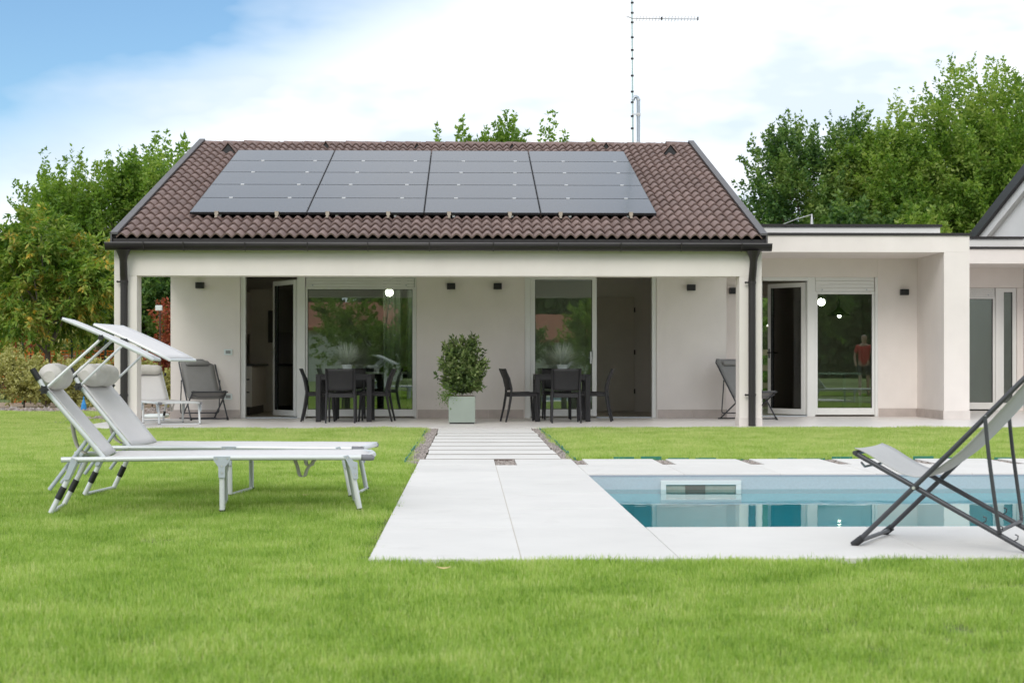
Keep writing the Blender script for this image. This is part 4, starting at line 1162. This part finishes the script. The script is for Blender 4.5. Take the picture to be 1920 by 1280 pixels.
# footprint origin: near-front foot; shift so the front feet centre sits at (-4.14, 26.6)
def set_dc(o, cx, cy, deg):
    a = R(deg); o.location = (cx + .295 * math.sin(a), cy - .295 * math.cos(a), 0); o.rotation_euler = (0, 0, a)
set_dc(dp, -4.12, 26.5, 112)
dq = copy_tree(dp); dq['label'] = 'grey sling deck chair with head pillow half hidden by the right porch post'
set_dc(dq, 4.66, 26.3, 112)

# ------------------------------------------------------------------ leaf generator
def leaves(centers, dirs, size, seed, aspect=.5, fold=.0, droop=.25):
    rs = np.random.RandomState(seed); n = len(centers)
    d = dirs / np.maximum(np.linalg.norm(dirs, axis=1, keepdims=True), 1e-6)
    a = rs.normal(size=(n, 3)); s = np.cross(d, a); s /= np.maximum(np.linalg.norm(s, axis=1, keepdims=True), 1e-6)
    L = size * rs.uniform(.65, 1.3, (n, 1))
    d = d + np.array((0, 0, -droop)); d /= np.linalg.norm(d, axis=1, keepdims=True)
    p0 = centers; p1 = centers + d * L * .45 + s * L * aspect * .5; p2 = centers + d * L; p3 = centers + d * L * .45 - s * L * aspect * .5
    V = np.stack([p0, p1, p2, p3], 1).reshape(-1, 3)
    Q = np.arange(4 * n).reshape(n, 4)
    return V, Q
def tree(name, label, cat, x, y, h, rx, ry, zc, rzv, lm, bm=None, twigs=420, per=44, leaf=.13, seed=1, twl=.9, up=.6, lobes=14, trunk=.14, plumes=0, aspect=.55, droop=.25, group=None, hang=0.0, shell=.55):
    """crown lobes inside an ellipsoid (rx, ry, rzv) centred at height zc; leafy twigs grow out of the lobes"""
    rs = np.random.RandomState(seed)
    t = thing(name, label, cat, (x, y, -.04), 0, group)
    L = []
    for k in range(lobes):
        while True:
            p = rs.uniform(-1, 1, 3)
            if .25 < np.linalg.norm(p) < .92: break
        L.append((p * (rx, ry, rzv), rs.uniform(.26, .42)))
    L.append((np.zeros(3), .55))
    C = []; D = []
    for i in range(twigs):
        c, s = L[rs.randint(len(L))]
        p = rs.normal(size=3); p /= np.linalg.norm(p); rad = rs.uniform(shell, 1) ** .6
        st = c + p * rad * s * np.array((rx, ry, rzv)) * .9
        out_ = st / np.array((rx, ry, rzv)); dr = p * .6 + out_ * .7 + np.array((0, 0, up - hang)) + rs.normal(size=3) * .25
        dr /= np.linalg.norm(dr)
        ln = twl * rs.uniform(.5, 1.2)
        u = rs.uniform(0, 1, per); 
        pos = st + dr * ln * u[:, None] + np.array((0, 0, -1)) * hang * (u ** 2)[:, None] * ln + rs.normal(size=(per, 3)) * .11 * twl * (1.15 - u)[:, None]
        C.append(pos); D.append(dr + rs.normal(size=(per, 3)) * .8)
    for i in range(plumes):
        a = rs.uniform(0, 2 * PI); q = rs.uniform(0, .8)
        st = np.array((math.cos(a) * rx * q, math.sin(a) * ry * q, rzv * (.45 + .25 * rs.rand()) * math.sqrt(max(.05, 1 - q * q))))
        dr = np.array((math.cos(a) * .25 * q, math.sin(a) * .25 * q, 1)) + rs.normal(size=3) * .12
        ln = twl * rs.uniform(1.2, 2.2); m_ = int(per * 1.6); u = rs.uniform(0, 1, m_)
        pos = st + dr * ln * u[:, None] + rs.normal(size=(m_, 3)) * .14 * twl * (1.15 - u)[:, None]
        C.append(pos); D.append(dr * .6 + rs.normal(size=(m_, 3)) * .7)
    C = np.concatenate(C) + (0, 0, zc); D = np.concatenate(D)
    C[:, 2] = np.maximum(C[:, 2], .02)
    V, Q = leaves(C, D, leaf, seed + 1, aspect, droop=droop)
    o = bpy.data.objects.new('crown', np_mesh('crown', V, Q, lm)); col.objects.link(o); o.parent = t
    tb = MB()
    top = zc * .95
    tb.tube([(x, y, -.08), (x + .02, y, zc * .35), (x + rs.uniform(-.1, .1), y, zc * .7), (x, y, top)], [trunk, trunk * .8, trunk * .6, trunk * .3], 8)
    for c, s in L[:min(lobes, 12)]:
        z0 = zc * rs.uniform(.3, .75); e_ = np.array((x, y, zc)) + c
        mid = np.array((x, y, z0)) * .5 + e_ * .5 + (0, 0, -.15 * zc * rs.rand())
        tb.tube([(x, y, z0), tuple(mid), tuple(e_)], [trunk * .45, trunk * .3, trunk * .1], 6)
    tb.build('trunk', bm or bark, t)
    return t

# left background trees
tree('peach_tree', 'fruit tree with drooping long green and orange leaves at the left edge', 'tree', px(88, 38), 38, 4, 1.6, 1.4, 2.95, 1.28, leaf_peach, bark_grey, twigs=520, per=50, leaf=.15, seed=11, twl=.65, up=.75, lobes=14, trunk=.08, aspect=.36, droop=.5, hang=.45)
tree('broadleaf_tree', 'tall green broadleaf tree behind the fruit tree, left of the roof', 'tree', px(150, 47), 47, 6, 1.8, 2, 3.75, 1.95, leaf_bright, twigs=620, per=63, leaf=.115, seed=21, twl=.95, up=.9, plumes=39)
tree('broadleaf_tree', 'tall green broadleaf tree touching the left roof verge', 'tree', px(262, 48), 48, 6, 1.7, 2, 4.1, 2.0, leaf_mid, twigs=560, per=63, leaf=.115, seed=22, twl=.95, up=.9, plumes=42)
tree('broadleaf_tree', 'green tree whose top shows just left of the ridge end', 'tree', px(345, 52), 52, 6, 1.6, 2, 4.7, 2.0, leaf_bright, twigs=420, per=58, leaf=.16, seed=23, twl=1.0, up=.9, plumes=33)
tree('round_tree', 'bright green rounded tree at the far left edge', 'tree', px(-5, 52), 52, 5, 1.9, 2, 3.0, 2.3, leaf_bright, twigs=460, per=40, leaf=.15, seed=24, twl=.7, up=.5)
tree('dark_conifer', 'very dark evergreen behind the left porch post', 'tree', px(212, 44), 44, 4, 1.0, 1.5, 1.9, 1.9, leaf_dark, twigs=420, per=40, leaf=.14, seed=25, twl=.6, up=.4)
tree('dark_conifer', 'very dark evergreen seen through the left end of the porch', 'tree', px(290, 43), 43, 4, 1.3, 1.5, 2.0, 2.0, leaf_dark, twigs=420, per=40, leaf=.14, seed=26, twl=.6, up=.4)
tree('olive_bush', 'olive green bush behind the trunk of the fruit tree', 'bush', px(90, 46), 46, 3, 2.0, 1.5, 1.1, 1.1, leaf_hedge, twigs=420, per=40, leaf=.14, seed=27, twl=.6, up=.4)
tree('red_shrub', 'red and orange leaved shrub beside the porch wall', 'shrub', px(315, 38.5), 38.5, 2, .55, .5, 1.0, 1.15, leaf_red, twigs=170, per=34, leaf=.09, seed=28, twl=.4, up=.9, trunk=.03, plumes=6, shell=.3)
tree('red_shrub', 'small russet shrub among the dark trees at the far left', 'shrub', px(22, 42), 42, 2, .7, .5, .9, .8, leaf_red, twigs=120, per=30, leaf=.09, seed=29, twl=.4, up=.9, trunk=.03)
# low hedge plants
hl = ['leftmost pale yellow green bush of the low hedge', 'second pale bush from the left in the low hedge', 'third pale bush of the low hedge, below the fruit tree', 'fourth pale bush of the low hedge, behind the nearer lounger pillow', 'fifth pale bush of the low hedge, between the two lounger pillows', 'sixth pale bush of the low hedge, just left of the porch post', 'pale bush seen behind the porch lounger']
for i, (u_, hh) in enumerate(((-5, 1.25), (40, 1.15), (85, 1.05), (130, .95), (172, 1.0), (208, 1.0), (285, .95))):
    tree('hedge_bush', hl[i], 'bush', px(u_, 36), 36 + .2 * (i % 2), 1, .42, .4, hh * .5, hh * .5, leaf_hedge, twigs=170, per=34, leaf=.065, seed=40 + i, twl=.25, up=.8, trunk=.02, lobes=9, group='pale bushes of the low hedge', shell=.3)
# behind the ridge
for i, (u_, v_, r_, lab) in enumerate(((872, 246, 1.25, 'treetop just showing over the ridge, leftmost of three'), (955, 236, 1.3, 'tallest treetop over the middle of the ridge'), (1052, 246, 1.25, 'treetop over the ridge nearest the antenna'))):
    zt = H + (685 - v_) / F * 52
    tree('ridge_tree', lab, 'tree', px(u_, 52), 52, 8, r_, 1.2, zt - 1.35, 1.05, leaf_bright, twigs=170, per=40, leaf=.15, seed=60 + i, twl=.6, up=.7, plumes=5, lobes=8)
# right background trees
tree('broadleaf_tree', 'dark green tree above the wing roof, right of the tiled verge', 'tree', px(1525, 48), 48, 8, 1.6, 2, 4.75, 2.9, leaf_dark, twigs=900, per=69, leaf=.115, seed=71, twl=.9, up=.7, plumes=24, lobes=18)
tree('broadleaf_tree', 'yellow green tree in the middle of the right hand group', 'tree', px(1685, 47), 47, 8, 1.75, 2, 4.75, 2.85, leaf_mid, twigs=950, per=69, leaf=.115, seed=72, twl=1.0, up=.9, plumes=36, lobes=18)
tree('broadleaf_tree', 'tallest leafy tree at the upper right', 'tree', px(1850, 46), 46, 9, 2.0, 2, 5.1, 3.1, leaf_mid, twigs=1150, per=69, leaf=.115, seed=73, twl=1.1, up=.9, plumes=45, lobes=22)
tree('broadleaf_tree', 'leafy tree cut by the right edge of the picture', 'tree', px(1945, 47), 47, 9, 1.9, 2, 5.0, 2.9, leaf_bright, twigs=650, per=63, leaf=.115, seed=74, twl=1.0, up=.9, plumes=30)
tree('low_tree', 'low olive tree drooping beside the right roof verge', 'tree', px(1450, 44), 44, 4, .8, 1.2, 2.8, 1.2, leaf_dark, twigs=240, per=40, leaf=.11, seed=75, twl=.7, up=.6, plumes=5)
tree('broadleaf_tree', 'dense green tree low behind the wing parapet', 'tree', px(1600, 44), 44, 5, 1.8, 1.6, 2.9, 2.0, leaf_dark, twigs=520, per=63, leaf=.14, seed=76, twl=.7, up=.6)
tree('broadleaf_tree', 'dense green tree low beside the white gable', 'tree', px(1770, 43.5), 43.5, 5, 1.9, 1.6, 3.0, 2.1, leaf_mid, twigs=560, per=63, leaf=.14, seed=77, twl=.7, up=.6)
# garden behind the wing, seen through the rooms
for i, (u_, lm_, lab) in enumerate(((1445, leaf_mid, 'green bush seen through the open wing door'), (1500, leaf_bright, 'bright bush behind the wing, right of the open door'))):
    tree('garden_bush', lab, 'bush', px(u_, 41), 41, 3, 1.2, .8, 1.3, 1.35, lm_, twigs=260, per=36, leaf=.12, seed=80 + i, twl=.45, up=.6, trunk=.05)
fen = thing('board_fence', 'brown wooden rail fence seen through the open wing door', 'fence', (6.2, 37.6, 0))
for z in (.35, .75, 1.1): MB().box(5.2, 9.2, 37.6, 37.63, z, z + .13).build('rail', wood_m, fen, bevel=.004)
for x in (5.3, 6.9, 8.5): MB().box(x, x + .09, 37.632, 37.72, -.04, 1.3).build('post', wood_m, fen)
# far tree line
for i, (u0, y, lab) in enumerate(((-250, 75, 'far dark tree line on the left'), (420, 80, 'far dark tree line behind the house'), (1500, 80, 'far dark tree line on the right'))):
    rs = np.random.RandomState(90 + i); n = 26000
    x0, x1 = px(u0, y), px(u0 + 720, y)
    X = rs.uniform(x0, x1, n); top = 4.2 + 1.2 * np.sin(X * .7 + i) + .7 * np.sin(X * 1.9) + .4 * np.sin(X * 4.1)
    Z = rs.uniform(0, 1, n) ** .8 * top; Y = y + rs.uniform(-1.5, 1.5, n)
    V, Q = leaves(np.stack([X, Y, Z], 1), rs.normal(size=(n, 3)) + (0, 0, .4), .30, 95 + i, .6)
    o = bpy.data.objects.new('tree_line', np_mesh('tree_line', V, Q, leaf_far)); col.objects.link(o); tag(o, lab, kind='stuff')

rs = np.random.RandomState(99); n = 110000
X = rs.uniform(-55, 85, n); top = 6.2 + 1.0 * np.sin(X * .35) + 1.0 * np.sin(X * .9) + .5 * np.sin(X * 2.3)
V, Q = leaves(np.stack([X, -66 + rs.uniform(-2, 2, n), rs.uniform(0, 1, n) ** .9 * top], 1), rs.normal(size=(n, 3)) + (0, 0, .4), .85, 98, .6)
o = bpy.data.objects.new('tree_line', np_mesh('tree_line', V, Q, leaf_far)); col.objects.link(o); tag(o, 'far tree line behind the camera, reflected in the windows', kind='stuff')

# orange barrier netting and green wire fence, left garden
of = thing('orange_barrier', 'orange plastic barrier netting behind the low hedge', 'barrier netting', (px(150, 40), 40.0, 0))
mb = MB(); xa, xb = px(-40, 40), px(330, 40)
for k in range(11): z = .45 + .075 * k; mb.box(xa, xb, 40.0, 40.006, z, z + (.03 if k not in (5, 6) else .055))
x = xa
while x < xb: mb.box(x, x + .018, 40.006, 40.012, .45, 1.24); x += .085
mb.build('netting', orange_pl, of)
for x in np.linspace(xa + .1, xb - .1, 5): MB().tube([(x, 40.04, -.05), (x, 40.04, 1.35)], .02, 6).build('post', rust, of)
wf = thing('wire_fence', 'green wire fence with posts in front of the orange netting', 'fence', (px(150, 39), 39.0, 0))
mb = MB(); xa, xb = px(-40, 39), px(322, 39); x = xa
while x < xb: mb.box(x, x + .006, 39.0, 39.006, .0, 1.15); x += .10
for k in range(7): mb.box(xa, xb, 39.006, 39.012, .05 + .17 * k, .058 + .17 * k)
mb.build('wire_mesh', wire_green, wf)
for u_ in (-20, 42, 134, 197, 273): x = px(u_, 39); MB().tube([(x, 39.03, -.05), (x, 39.03, 1.55)], .028, 8).build('post', wire_green, wf)
lp = thing('garden_light', 'small white floodlight on a rusty post beside the red shrub', 'garden light', (px(300, 38), 38, 0))
x = px(300, 38); MB().tube([(x, 38, -.05), (x, 38, 2.1)], .022, 8).build('post', rust, lp)
MB().box(x - .10, x + .05, 37.95, 38.05, 2.12, 2.24).build('lamp_head', pot_m, lp, bevel=.01)
cab = thing('garden_bench', 'pale slab lying on posts beyond the wire fence', 'bench', (px(150, 42), 42, 0))
x0, x1 = px(118, 42), px(180, 42); MB().hexa([(x0, 42, 1.02), (x1, 42, 1.22), (x1, 43, 1.22), (x0, 43, 1.02), (x0, 42, 1.12), (x1, 42, 1.36), (x1, 43, 1.36), (x0, 43, 1.12)]).build('top', wood_m, cab)
for x in (x0 + .05, x1 - .1): MB().box(x, x + .06, 42.1, 42.2, -.04, 1.05).build('post', wood_m, cab)
bo = thing('orange_container', 'orange plastic container behind the hedge at the far left', 'container', (px(37, 41), 41, 0))
x0, x1 = px(27, 41), px(47, 41); MB().box(x0, x1, 40.8, 41.2, -.04, 1.2).build('body', orange_pl, bo, bevel=.03); MB().box(x0 - .02, x1 + .02, 40.78, 41.22, 1.2, 1.25).build('lid', orange_pl, bo, bevel=.01)
bp_ = MB().lathe([(.06, 0), (.05, .1), (.015, .2), (.012, .26)], (px(157, 33), 33, 0), 8)
single('blue_marker', blue_pl, bp_, 'small blue plastic cone on the bare soil beside the lounger', 'plastic cone', (px(157, 33), 33, -.03))
wb = MB().box(px(268, 27.6), px(308, 27.6), 27.5, 28.1, 0.0, .06)
single('folded_sheet', pot_m, wb, 'white and green folded sheet on the paving behind the porch lounger', 'folded sheet', (-5.6, 27.5, -.03), bevel=.02)

leafm = mat('dry_leaf', (.55, .42, .18), .8, .2, 20)
for (u_, v_, lab, sc) in ((832, 1079, 'pale dry leaf lying on the front lawn before the slabs', .03), (573, 936, 'small dry leaf on the grass under the nearer lounger', .022)):
    Yd = H * F / (v_ - 685); xx = px(u_, Yd)
    mb = MB().grid(lambda a, b: (xx + sc * (a - .5) * 2, Yd + sc * .9 * (b - .5) * math.sin(PI * min(.98, max(.02, a))) * 1.6, .033 + .25 * sc * (2 * a - 1) ** 2), 6, 3)
    single('dry_leaf', leafm, mb, lab, 'leaf', (xx, Yd, .03), solid=.001, fixn=False)

# ------------------------------------------------------------------ potted shrub
pxa, pxb = px(841, 24.7), px(891, 24.7); pyc = 24.9
pl = thing('potted_shrub', 'leafy evergreen shrub in a square sage green planter on the porch', 'potted plant', ((pxa + pxb) / 2, pyc, 0))
cxp = (pxa + pxb) / 2
mb = MB().box(pxa, pxb, 24.7, 25.1, .02, .41); mb.build('planter', planter_m, pl, bevel=.006)
MB().box(pxa + .015, pxb - .015, 24.715, 25.085, 0, .0199).build('planter_foot', darkplastic, pl)
MB().box(pxa + .02, pxb - .02, 24.72, 25.08, .4102, .42).build('soil', soil_m, pl)
rs = np.random.RandomState(5); C = []; D = []
stems = MB()
for i in range(250):
    a = rs.uniform(0, 2 * PI); q = rs.rand() ** .5
    hgt = rs.uniform(.12, 1.0)
    wdt = .39 * math.sin(PI * min(1, .20 + .64 * hgt)) ** .7 * q
    e_ = np.array((cxp + math.cos(a) * wdt, pyc + math.sin(a) * wdt * .9, .42 + hgt * .86 + (.08 if rs.rand() > .85 else 0)))
    s_ = np.array((cxp + rs.uniform(-.05, .05), pyc + rs.uniform(-.05, .05), .42 + hgt * .25))
    mid = s_ * .45 + e_ * .55 + (0, 0, -.02)
    if i % 4 == 0: stems.tube([tuple(s_), tuple(mid), tuple(e_)], [.005, .004, .002], 4)
    m_ = 30; u = rs.uniform(.35, 1.04, m_)[:, None]
    pos = s_ * (1 - u) ** 2 + 2 * mid * u * (1 - u) + e_ * u * u
    C.append(pos + rs.normal(size=(m_, 3)) * .012); D.append((e_ - s_) / np.linalg.norm(e_ - s_) * .6 + rs.normal(size=(m_, 3)) * .65)
C = np.concatenate(C); D = np.concatenate(D)
V, Q = leaves(C, D, .072, 9, .42, droop=.1)
me = np_mesh('foliage', V, Q, leaf_shrub); me.transform(Matrix.Translation((-cxp, -pyc, 0)))
o = bpy.data.objects.new('foliage', me); col.objects.link(o); o.parent = pl
stems.build('stem', bark, pl)
C = np.stack([cxp - .20 + rs.normal(size=700) * .07, pyc - .12 + rs.normal(size=700) * .07, .42 + rs.normal(size=700) * .07], 1)
V, Q = leaves(C, rs.normal(size=(700, 3)) + (-.4, -.3, -.3), .028, 10, .5); me = np_mesh('trailing_leaves', V, Q, leaf_bright); me.transform(Matrix.Translation((-cxp, -pyc, 0)))
o = bpy.data.objects.new('trailing_leaves', me); col.objects.link(o); o.parent = pl

# ------------------------------------------------------------------ behind the camera (seen in the window glass)
for i, (x, y, hh, lm_) in enumerate(((-19, -30, 5, leaf_mid), (-13, -26, 3.6, leaf_dark), (-4.5, -31, 4.8, leaf_mid), (0.5, -27, 3.2, leaf_dark), (8, -34, 4.4, leaf_mid), (16, -27, 5.4, leaf_dark), (24, -30, 6, leaf_mid), (32, -28, 5, leaf_dark))):
    tree('garden_tree', ['far garden tree reflected at the left of the windows', 'low dark garden tree reflected left of the big window', 'garden tree reflected in the middle of the big window', 'low dark garden tree reflected beside the curtain', 'garden tree reflected in the sliding door', 'dark garden tree reflected in the wing window', 'tall garden tree reflected in the wing door', 'dark garden tree reflected in the far right bay'][i], 'tree',
         x, y, hh, 3.0, 2, hh * .55, hh * .5, lm_, twigs=420, per=50, leaf=.17, seed=100 + i, twl=1.0, up=.6)
for nm, x, w_, zr_, lab in (('house', -8.5, 9, 4.6, 'red roofed house far behind the camera, reflected in the big window'), ('house', 7.5, 10, 3.9, 'second red roofed house behind the camera, reflected in the glass door')):
    hs = thing('far_house', lab, 'house', (x, -42, 0))
    MB().box(x - w_ / 2, x + w_ / 2, -46, -40, -.05, zr_ - 1.5).build('wall', plaster_white, hs)
    MB().prism([(-39.5, zr_ - 1.55), (-43, zr_), (-46.5, zr_ - 1.55), (-46.5, zr_ - 1.7), (-39.5, zr_ - 1.7)], 'x', x - w_ / 2 - .4, x + w_ / 2 + .4).build('roof', red_roof, hs)
    for k in (-.25, .25): MB().box(x + k * w_ - .5, x + k * w_ + .5, -39.99, -39.95, .9, 2.0).build('window', darkplastic, hs)

# ------------------------------------------------------------------ person beside the pool, mirrored in the wing window
def skinned(name, m, parent, verts, edges, radii, sub=2):
    me = bpy.data.meshes.new(name); me.from_pydata(verts, edges, []); me.materials.append(m)
    o = bpy.data.objects.new(name, me); col.objects.link(o); o.parent = parent
    md = o.modifiers.new('skin', 'SKIN'); md.use_smooth_shade = True
    sv = me.skin_vertices[0] if me.skin_vertices else None
    if sv is None:
        bpy.context.view_layer.objects.active = o; sv = me.skin_vertices[0]
    for i, r_ in enumerate(radii): sv.data[i].radius = (r_[0], r_[1]) if isinstance(r_, tuple) else (r_, r_)
    sv.data[0].use_root = True
    sb = o.modifiers.new('sub', 'SUBSURF'); sb.levels = sb.render_levels = sub
    return o
per_ = thing('person', 'person in red shirt and dark shorts standing poolside, mirrored in the wing window', 'person', (11.3, 9.3, 0), R(10))
bv = [(0, 0, .93), (0, 0, 1.10), (0, 0, 1.28), (0, .0, 1.42), (0, .01, 1.50), (0, .02, 1.58), (0, .03, 1.66), (0, .02, 1.73),
      (.10, 0, .88), (.11, .02, .50), (.12, -.01, .10), (.12, .0, .05), (.13, .14, .03),
      (-.10, 0, .88), (-.11, .02, .50), (-.12, -.01, .10), (-.12, .0, .05), (-.13, .14, .03),
      (.17, 0, 1.41), (.25, -.02, 1.14), (.24, .10, .92), (.23, .16, .84), (-.17, 0, 1.41), (-.26, -.02, 1.14), (-.24, .10, .92), (-.23, .16, .84)]
be = [(0, 1), (1, 2), (2, 3), (3, 4), (4, 5), (5, 6), (6, 7), (0, 8), (8, 9), (9, 10), (10, 11), (11, 12), (0, 13), (13, 14), (14, 15), (15, 16), (16, 17), (3, 18), (18, 19), (19, 20), (20, 21), (3, 22), (22, 23), (23, 24), (24, 25)]
br = [(.15, .10), (.14, .10), (.16, .11), (.15, .10), .055, .075, .095, .075, .085, .055, .04, .04, .03, .085, .055, .04, .04, .03, .055, .042, .032, .028, .055, .042, .032, .028]
try:
    skinned('body', skin_m, per_, bv, be, br)
    sh_ = [0, 1, 2, 3, 18, 19, 22, 23]; k_ = {v: i for i, v in enumerate(sh_)}
    vv = [bv[i] for i in sh_]; vv[0] = (0, 0, .82)
    vv[5] = (.225, -.01, 1.22); vv[7] = (-.23, -.01, 1.22)
    skinned('shirt', red_cloth, per_, vv, [(0, 1), (1, 2), (2, 3), (3, 4), (4, 5), (3, 6), (6, 7)], [(.165, .12), (.165, .12), (.18, .125), (.165, .11), .075, .065, .075, .065])
    skinned('shorts', dark_cloth, per_, [(0, 0, .94), (.10, 0, .84), (.11, .015, .56), (-.10, 0, .84), (-.11, .015, .56)], [(0, 1), (1, 2), (0, 3), (3, 4)], [(.16, .115), .105, .085, .105, .085])
    skinned('hair', hair_m, per_, [(0, .0, 1.67), (0, -.01, 1.75)], [(0, 1)], [.10, .075])
    MB().lathe([(.004, 0), (.008, .008), (.004, .016)], (.035, .115, 1.67), 8).lathe([(.004, 0), (.008, .008), (.004, .016)], (-.035, .115, 1.67), 8).build('eye', darkplastic, None).parent = per_
except Exception as ex:
    print('person', ex)

# ------------------------------------------------------------------ lawn
src = bpy.data.collections.new('grass_clumps')
def clump(seed, n, rad, hmin, hmax, wid):
    rs = np.random.RandomState(seed)
    a = rs.uniform(0, 2 * PI, n); q = np.sqrt(rs.rand(n)) * rad
    p = np.stack([np.cos(a) * q, np.sin(a) * q, np.full(n, -.01)], 1)
    b = rs.uniform(0, 2 * PI, n); lean = rs.uniform(.05, .75, n) ** 1.2; hh = rs.uniform(hmin, hmax, n)
    d = np.stack([np.cos(b) * lean, np.sin(b) * lean, np.ones(n)], 1); d /= np.linalg.norm(d, axis=1, keepdims=True)
    s = np.stack([-np.sin(b + rs.uniform(-1, 1, n)), np.cos(b), np.zeros(n)], 1) * wid * rs.uniform(.7, 1.3, (n, 1))
    m1 = p + d * hh[:, None] * .55; bend = np.stack([np.cos(b), np.sin(b), np.full(n, -.35)], 1) * (lean * .5)[:, None] * hh[:, None]
    t_ = p + d * hh[:, None] + bend
    V = np.stack([p - s, p + s, m1 + s * .8, m1 - s * .8, t_ + s * .12, t_ - s * .12], 1).reshape(-1, 3)
    i = np.arange(n)[:, None] * 6
    Q = np.concatenate([i + np.array([0, 1, 2, 3]), i + np.array([3, 2, 4, 5])], 0)
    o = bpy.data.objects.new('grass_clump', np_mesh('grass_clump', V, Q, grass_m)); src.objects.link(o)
for k in range(6): clump(200 + k, 88, .078, .024, .052, .00145)
rs = np.random.RandomState(77)
regs = [((-3.2, 3.4, 3.9, DY0 - .03), 360), ((-4.8, DX0 - .05, DY0 - .1, 11), 320), ((-6.2, DX0 - .05, 11, 15.4), 240), ((-8.4, -.60, 15.4, 23.15), 170), ((1.03, 11.5, 15.47, 23.15), 190), ((-9.5, -5.65, 23.15, 27.0), 150), ((-10.8, -6.6, 27.0, 31.8), 120),
        ((3.4, 12, 3.0, DY0), 60), ((-12, -3.2, 2.0, DY0), 60), ((-8, 8, -1, 3.9), 25)]
P = []; S = []
for (x0, x1, y0, y1), dn in regs:
    n = int((x1 - x0) * (y1 - y0) * dn); X = rs.uniform(x0, x1, n); Y = rs.uniform(y0, y1, n)
    keep = (abs(X) < .42 * Y + 1.4) | (dn <= 60)
    X, Y = X[keep], Y[keep]
    P.append(np.stack([X, Y, np.full(len(X), -.022)], 1)); S.append(np.full(len(X), 1.0 + .25 * (dn < 200) + .5 * (dn <= 60)))
P = np.concatenate(P); S = np.concatenate(S)
# shaggy patches: height varies softly over the lawn
hv = .96 + .12 * np.sin(P[:, 0] * 2.1 + 2.3 * np.sin(P[:, 1] * 1.1 + P[:, 0])) + .07 * np.sin(P[:, 1] * 1.6 + 3 * np.sin(P[:, 0] * 1.3))
S = S * hv * rs.uniform(.8, 1.2, len(S))
me = bpy.data.meshes.new('lawn'); me.vertices.add(len(P)); me.vertices.foreach_set('co', P.astype(np.float32).ravel())
at = me.attributes.new('size', 'FLOAT', 'POINT'); at.data.foreach_set('value', S.astype(np.float32))
at = me.attributes.new('turn', 'FLOAT', 'POINT'); at.data.foreach_set('value', rs.uniform(0, 2 * PI, len(S)).astype(np.float32))
lawn = bpy.data.objects.new('lawn', me); col.objects.link(lawn); tag(lawn, 'short bright green lawn grass', kind='stuff')
ng = bpy.data.node_groups.new('scatter', 'GeometryNodeTree')
ng.interface.new_socket('Geometry', in_out='INPUT', socket_type='NodeSocketGeometry'); ng.interface.new_socket('Geometry', in_out='OUTPUT', socket_type='NodeSocketGeometry')
gi = ng.nodes.new('NodeGroupInput'); go = ng.nodes.new('NodeGroupOutput')
ip = ng.nodes.new('GeometryNodeInstanceOnPoints'); ci = ng.nodes.new('GeometryNodeCollectionInfo')
ci.inputs['Collection'].default_value = src; ci.inputs['Separate Children'].default_value = True; ci.inputs['Reset Children'].default_value = True
na = ng.nodes.new('GeometryNodeInputNamedAttribute'); na.data_type = 'FLOAT'; na.inputs['Name'].default_value = 'size'
nt = ng.nodes.new('GeometryNodeInputNamedAttribute'); nt.data_type = 'FLOAT'; nt.inputs['Name'].default_value = 'turn'
cx_ = ng.nodes.new('ShaderNodeCombineXYZ')
ng.links.new(nt.outputs['Attribute'], cx_.inputs['Z'])
ng.links.new(gi.outputs[0], ip.inputs['Points']); ng.links.new(ci.outputs[0], ip.inputs['Instance']); ip.inputs['Pick Instance'].default_value = True
ng.links.new(na.outputs['Attribute'], ip.inputs['Scale']); ng.links.new(cx_.outputs[0], ip.inputs['Rotation'])
ng.links.new(ip.outputs[0], go.inputs[0])
md = lawn.modifiers.new('scatter', 'NODES'); md.node_group = ng
print('clumps', len(P))
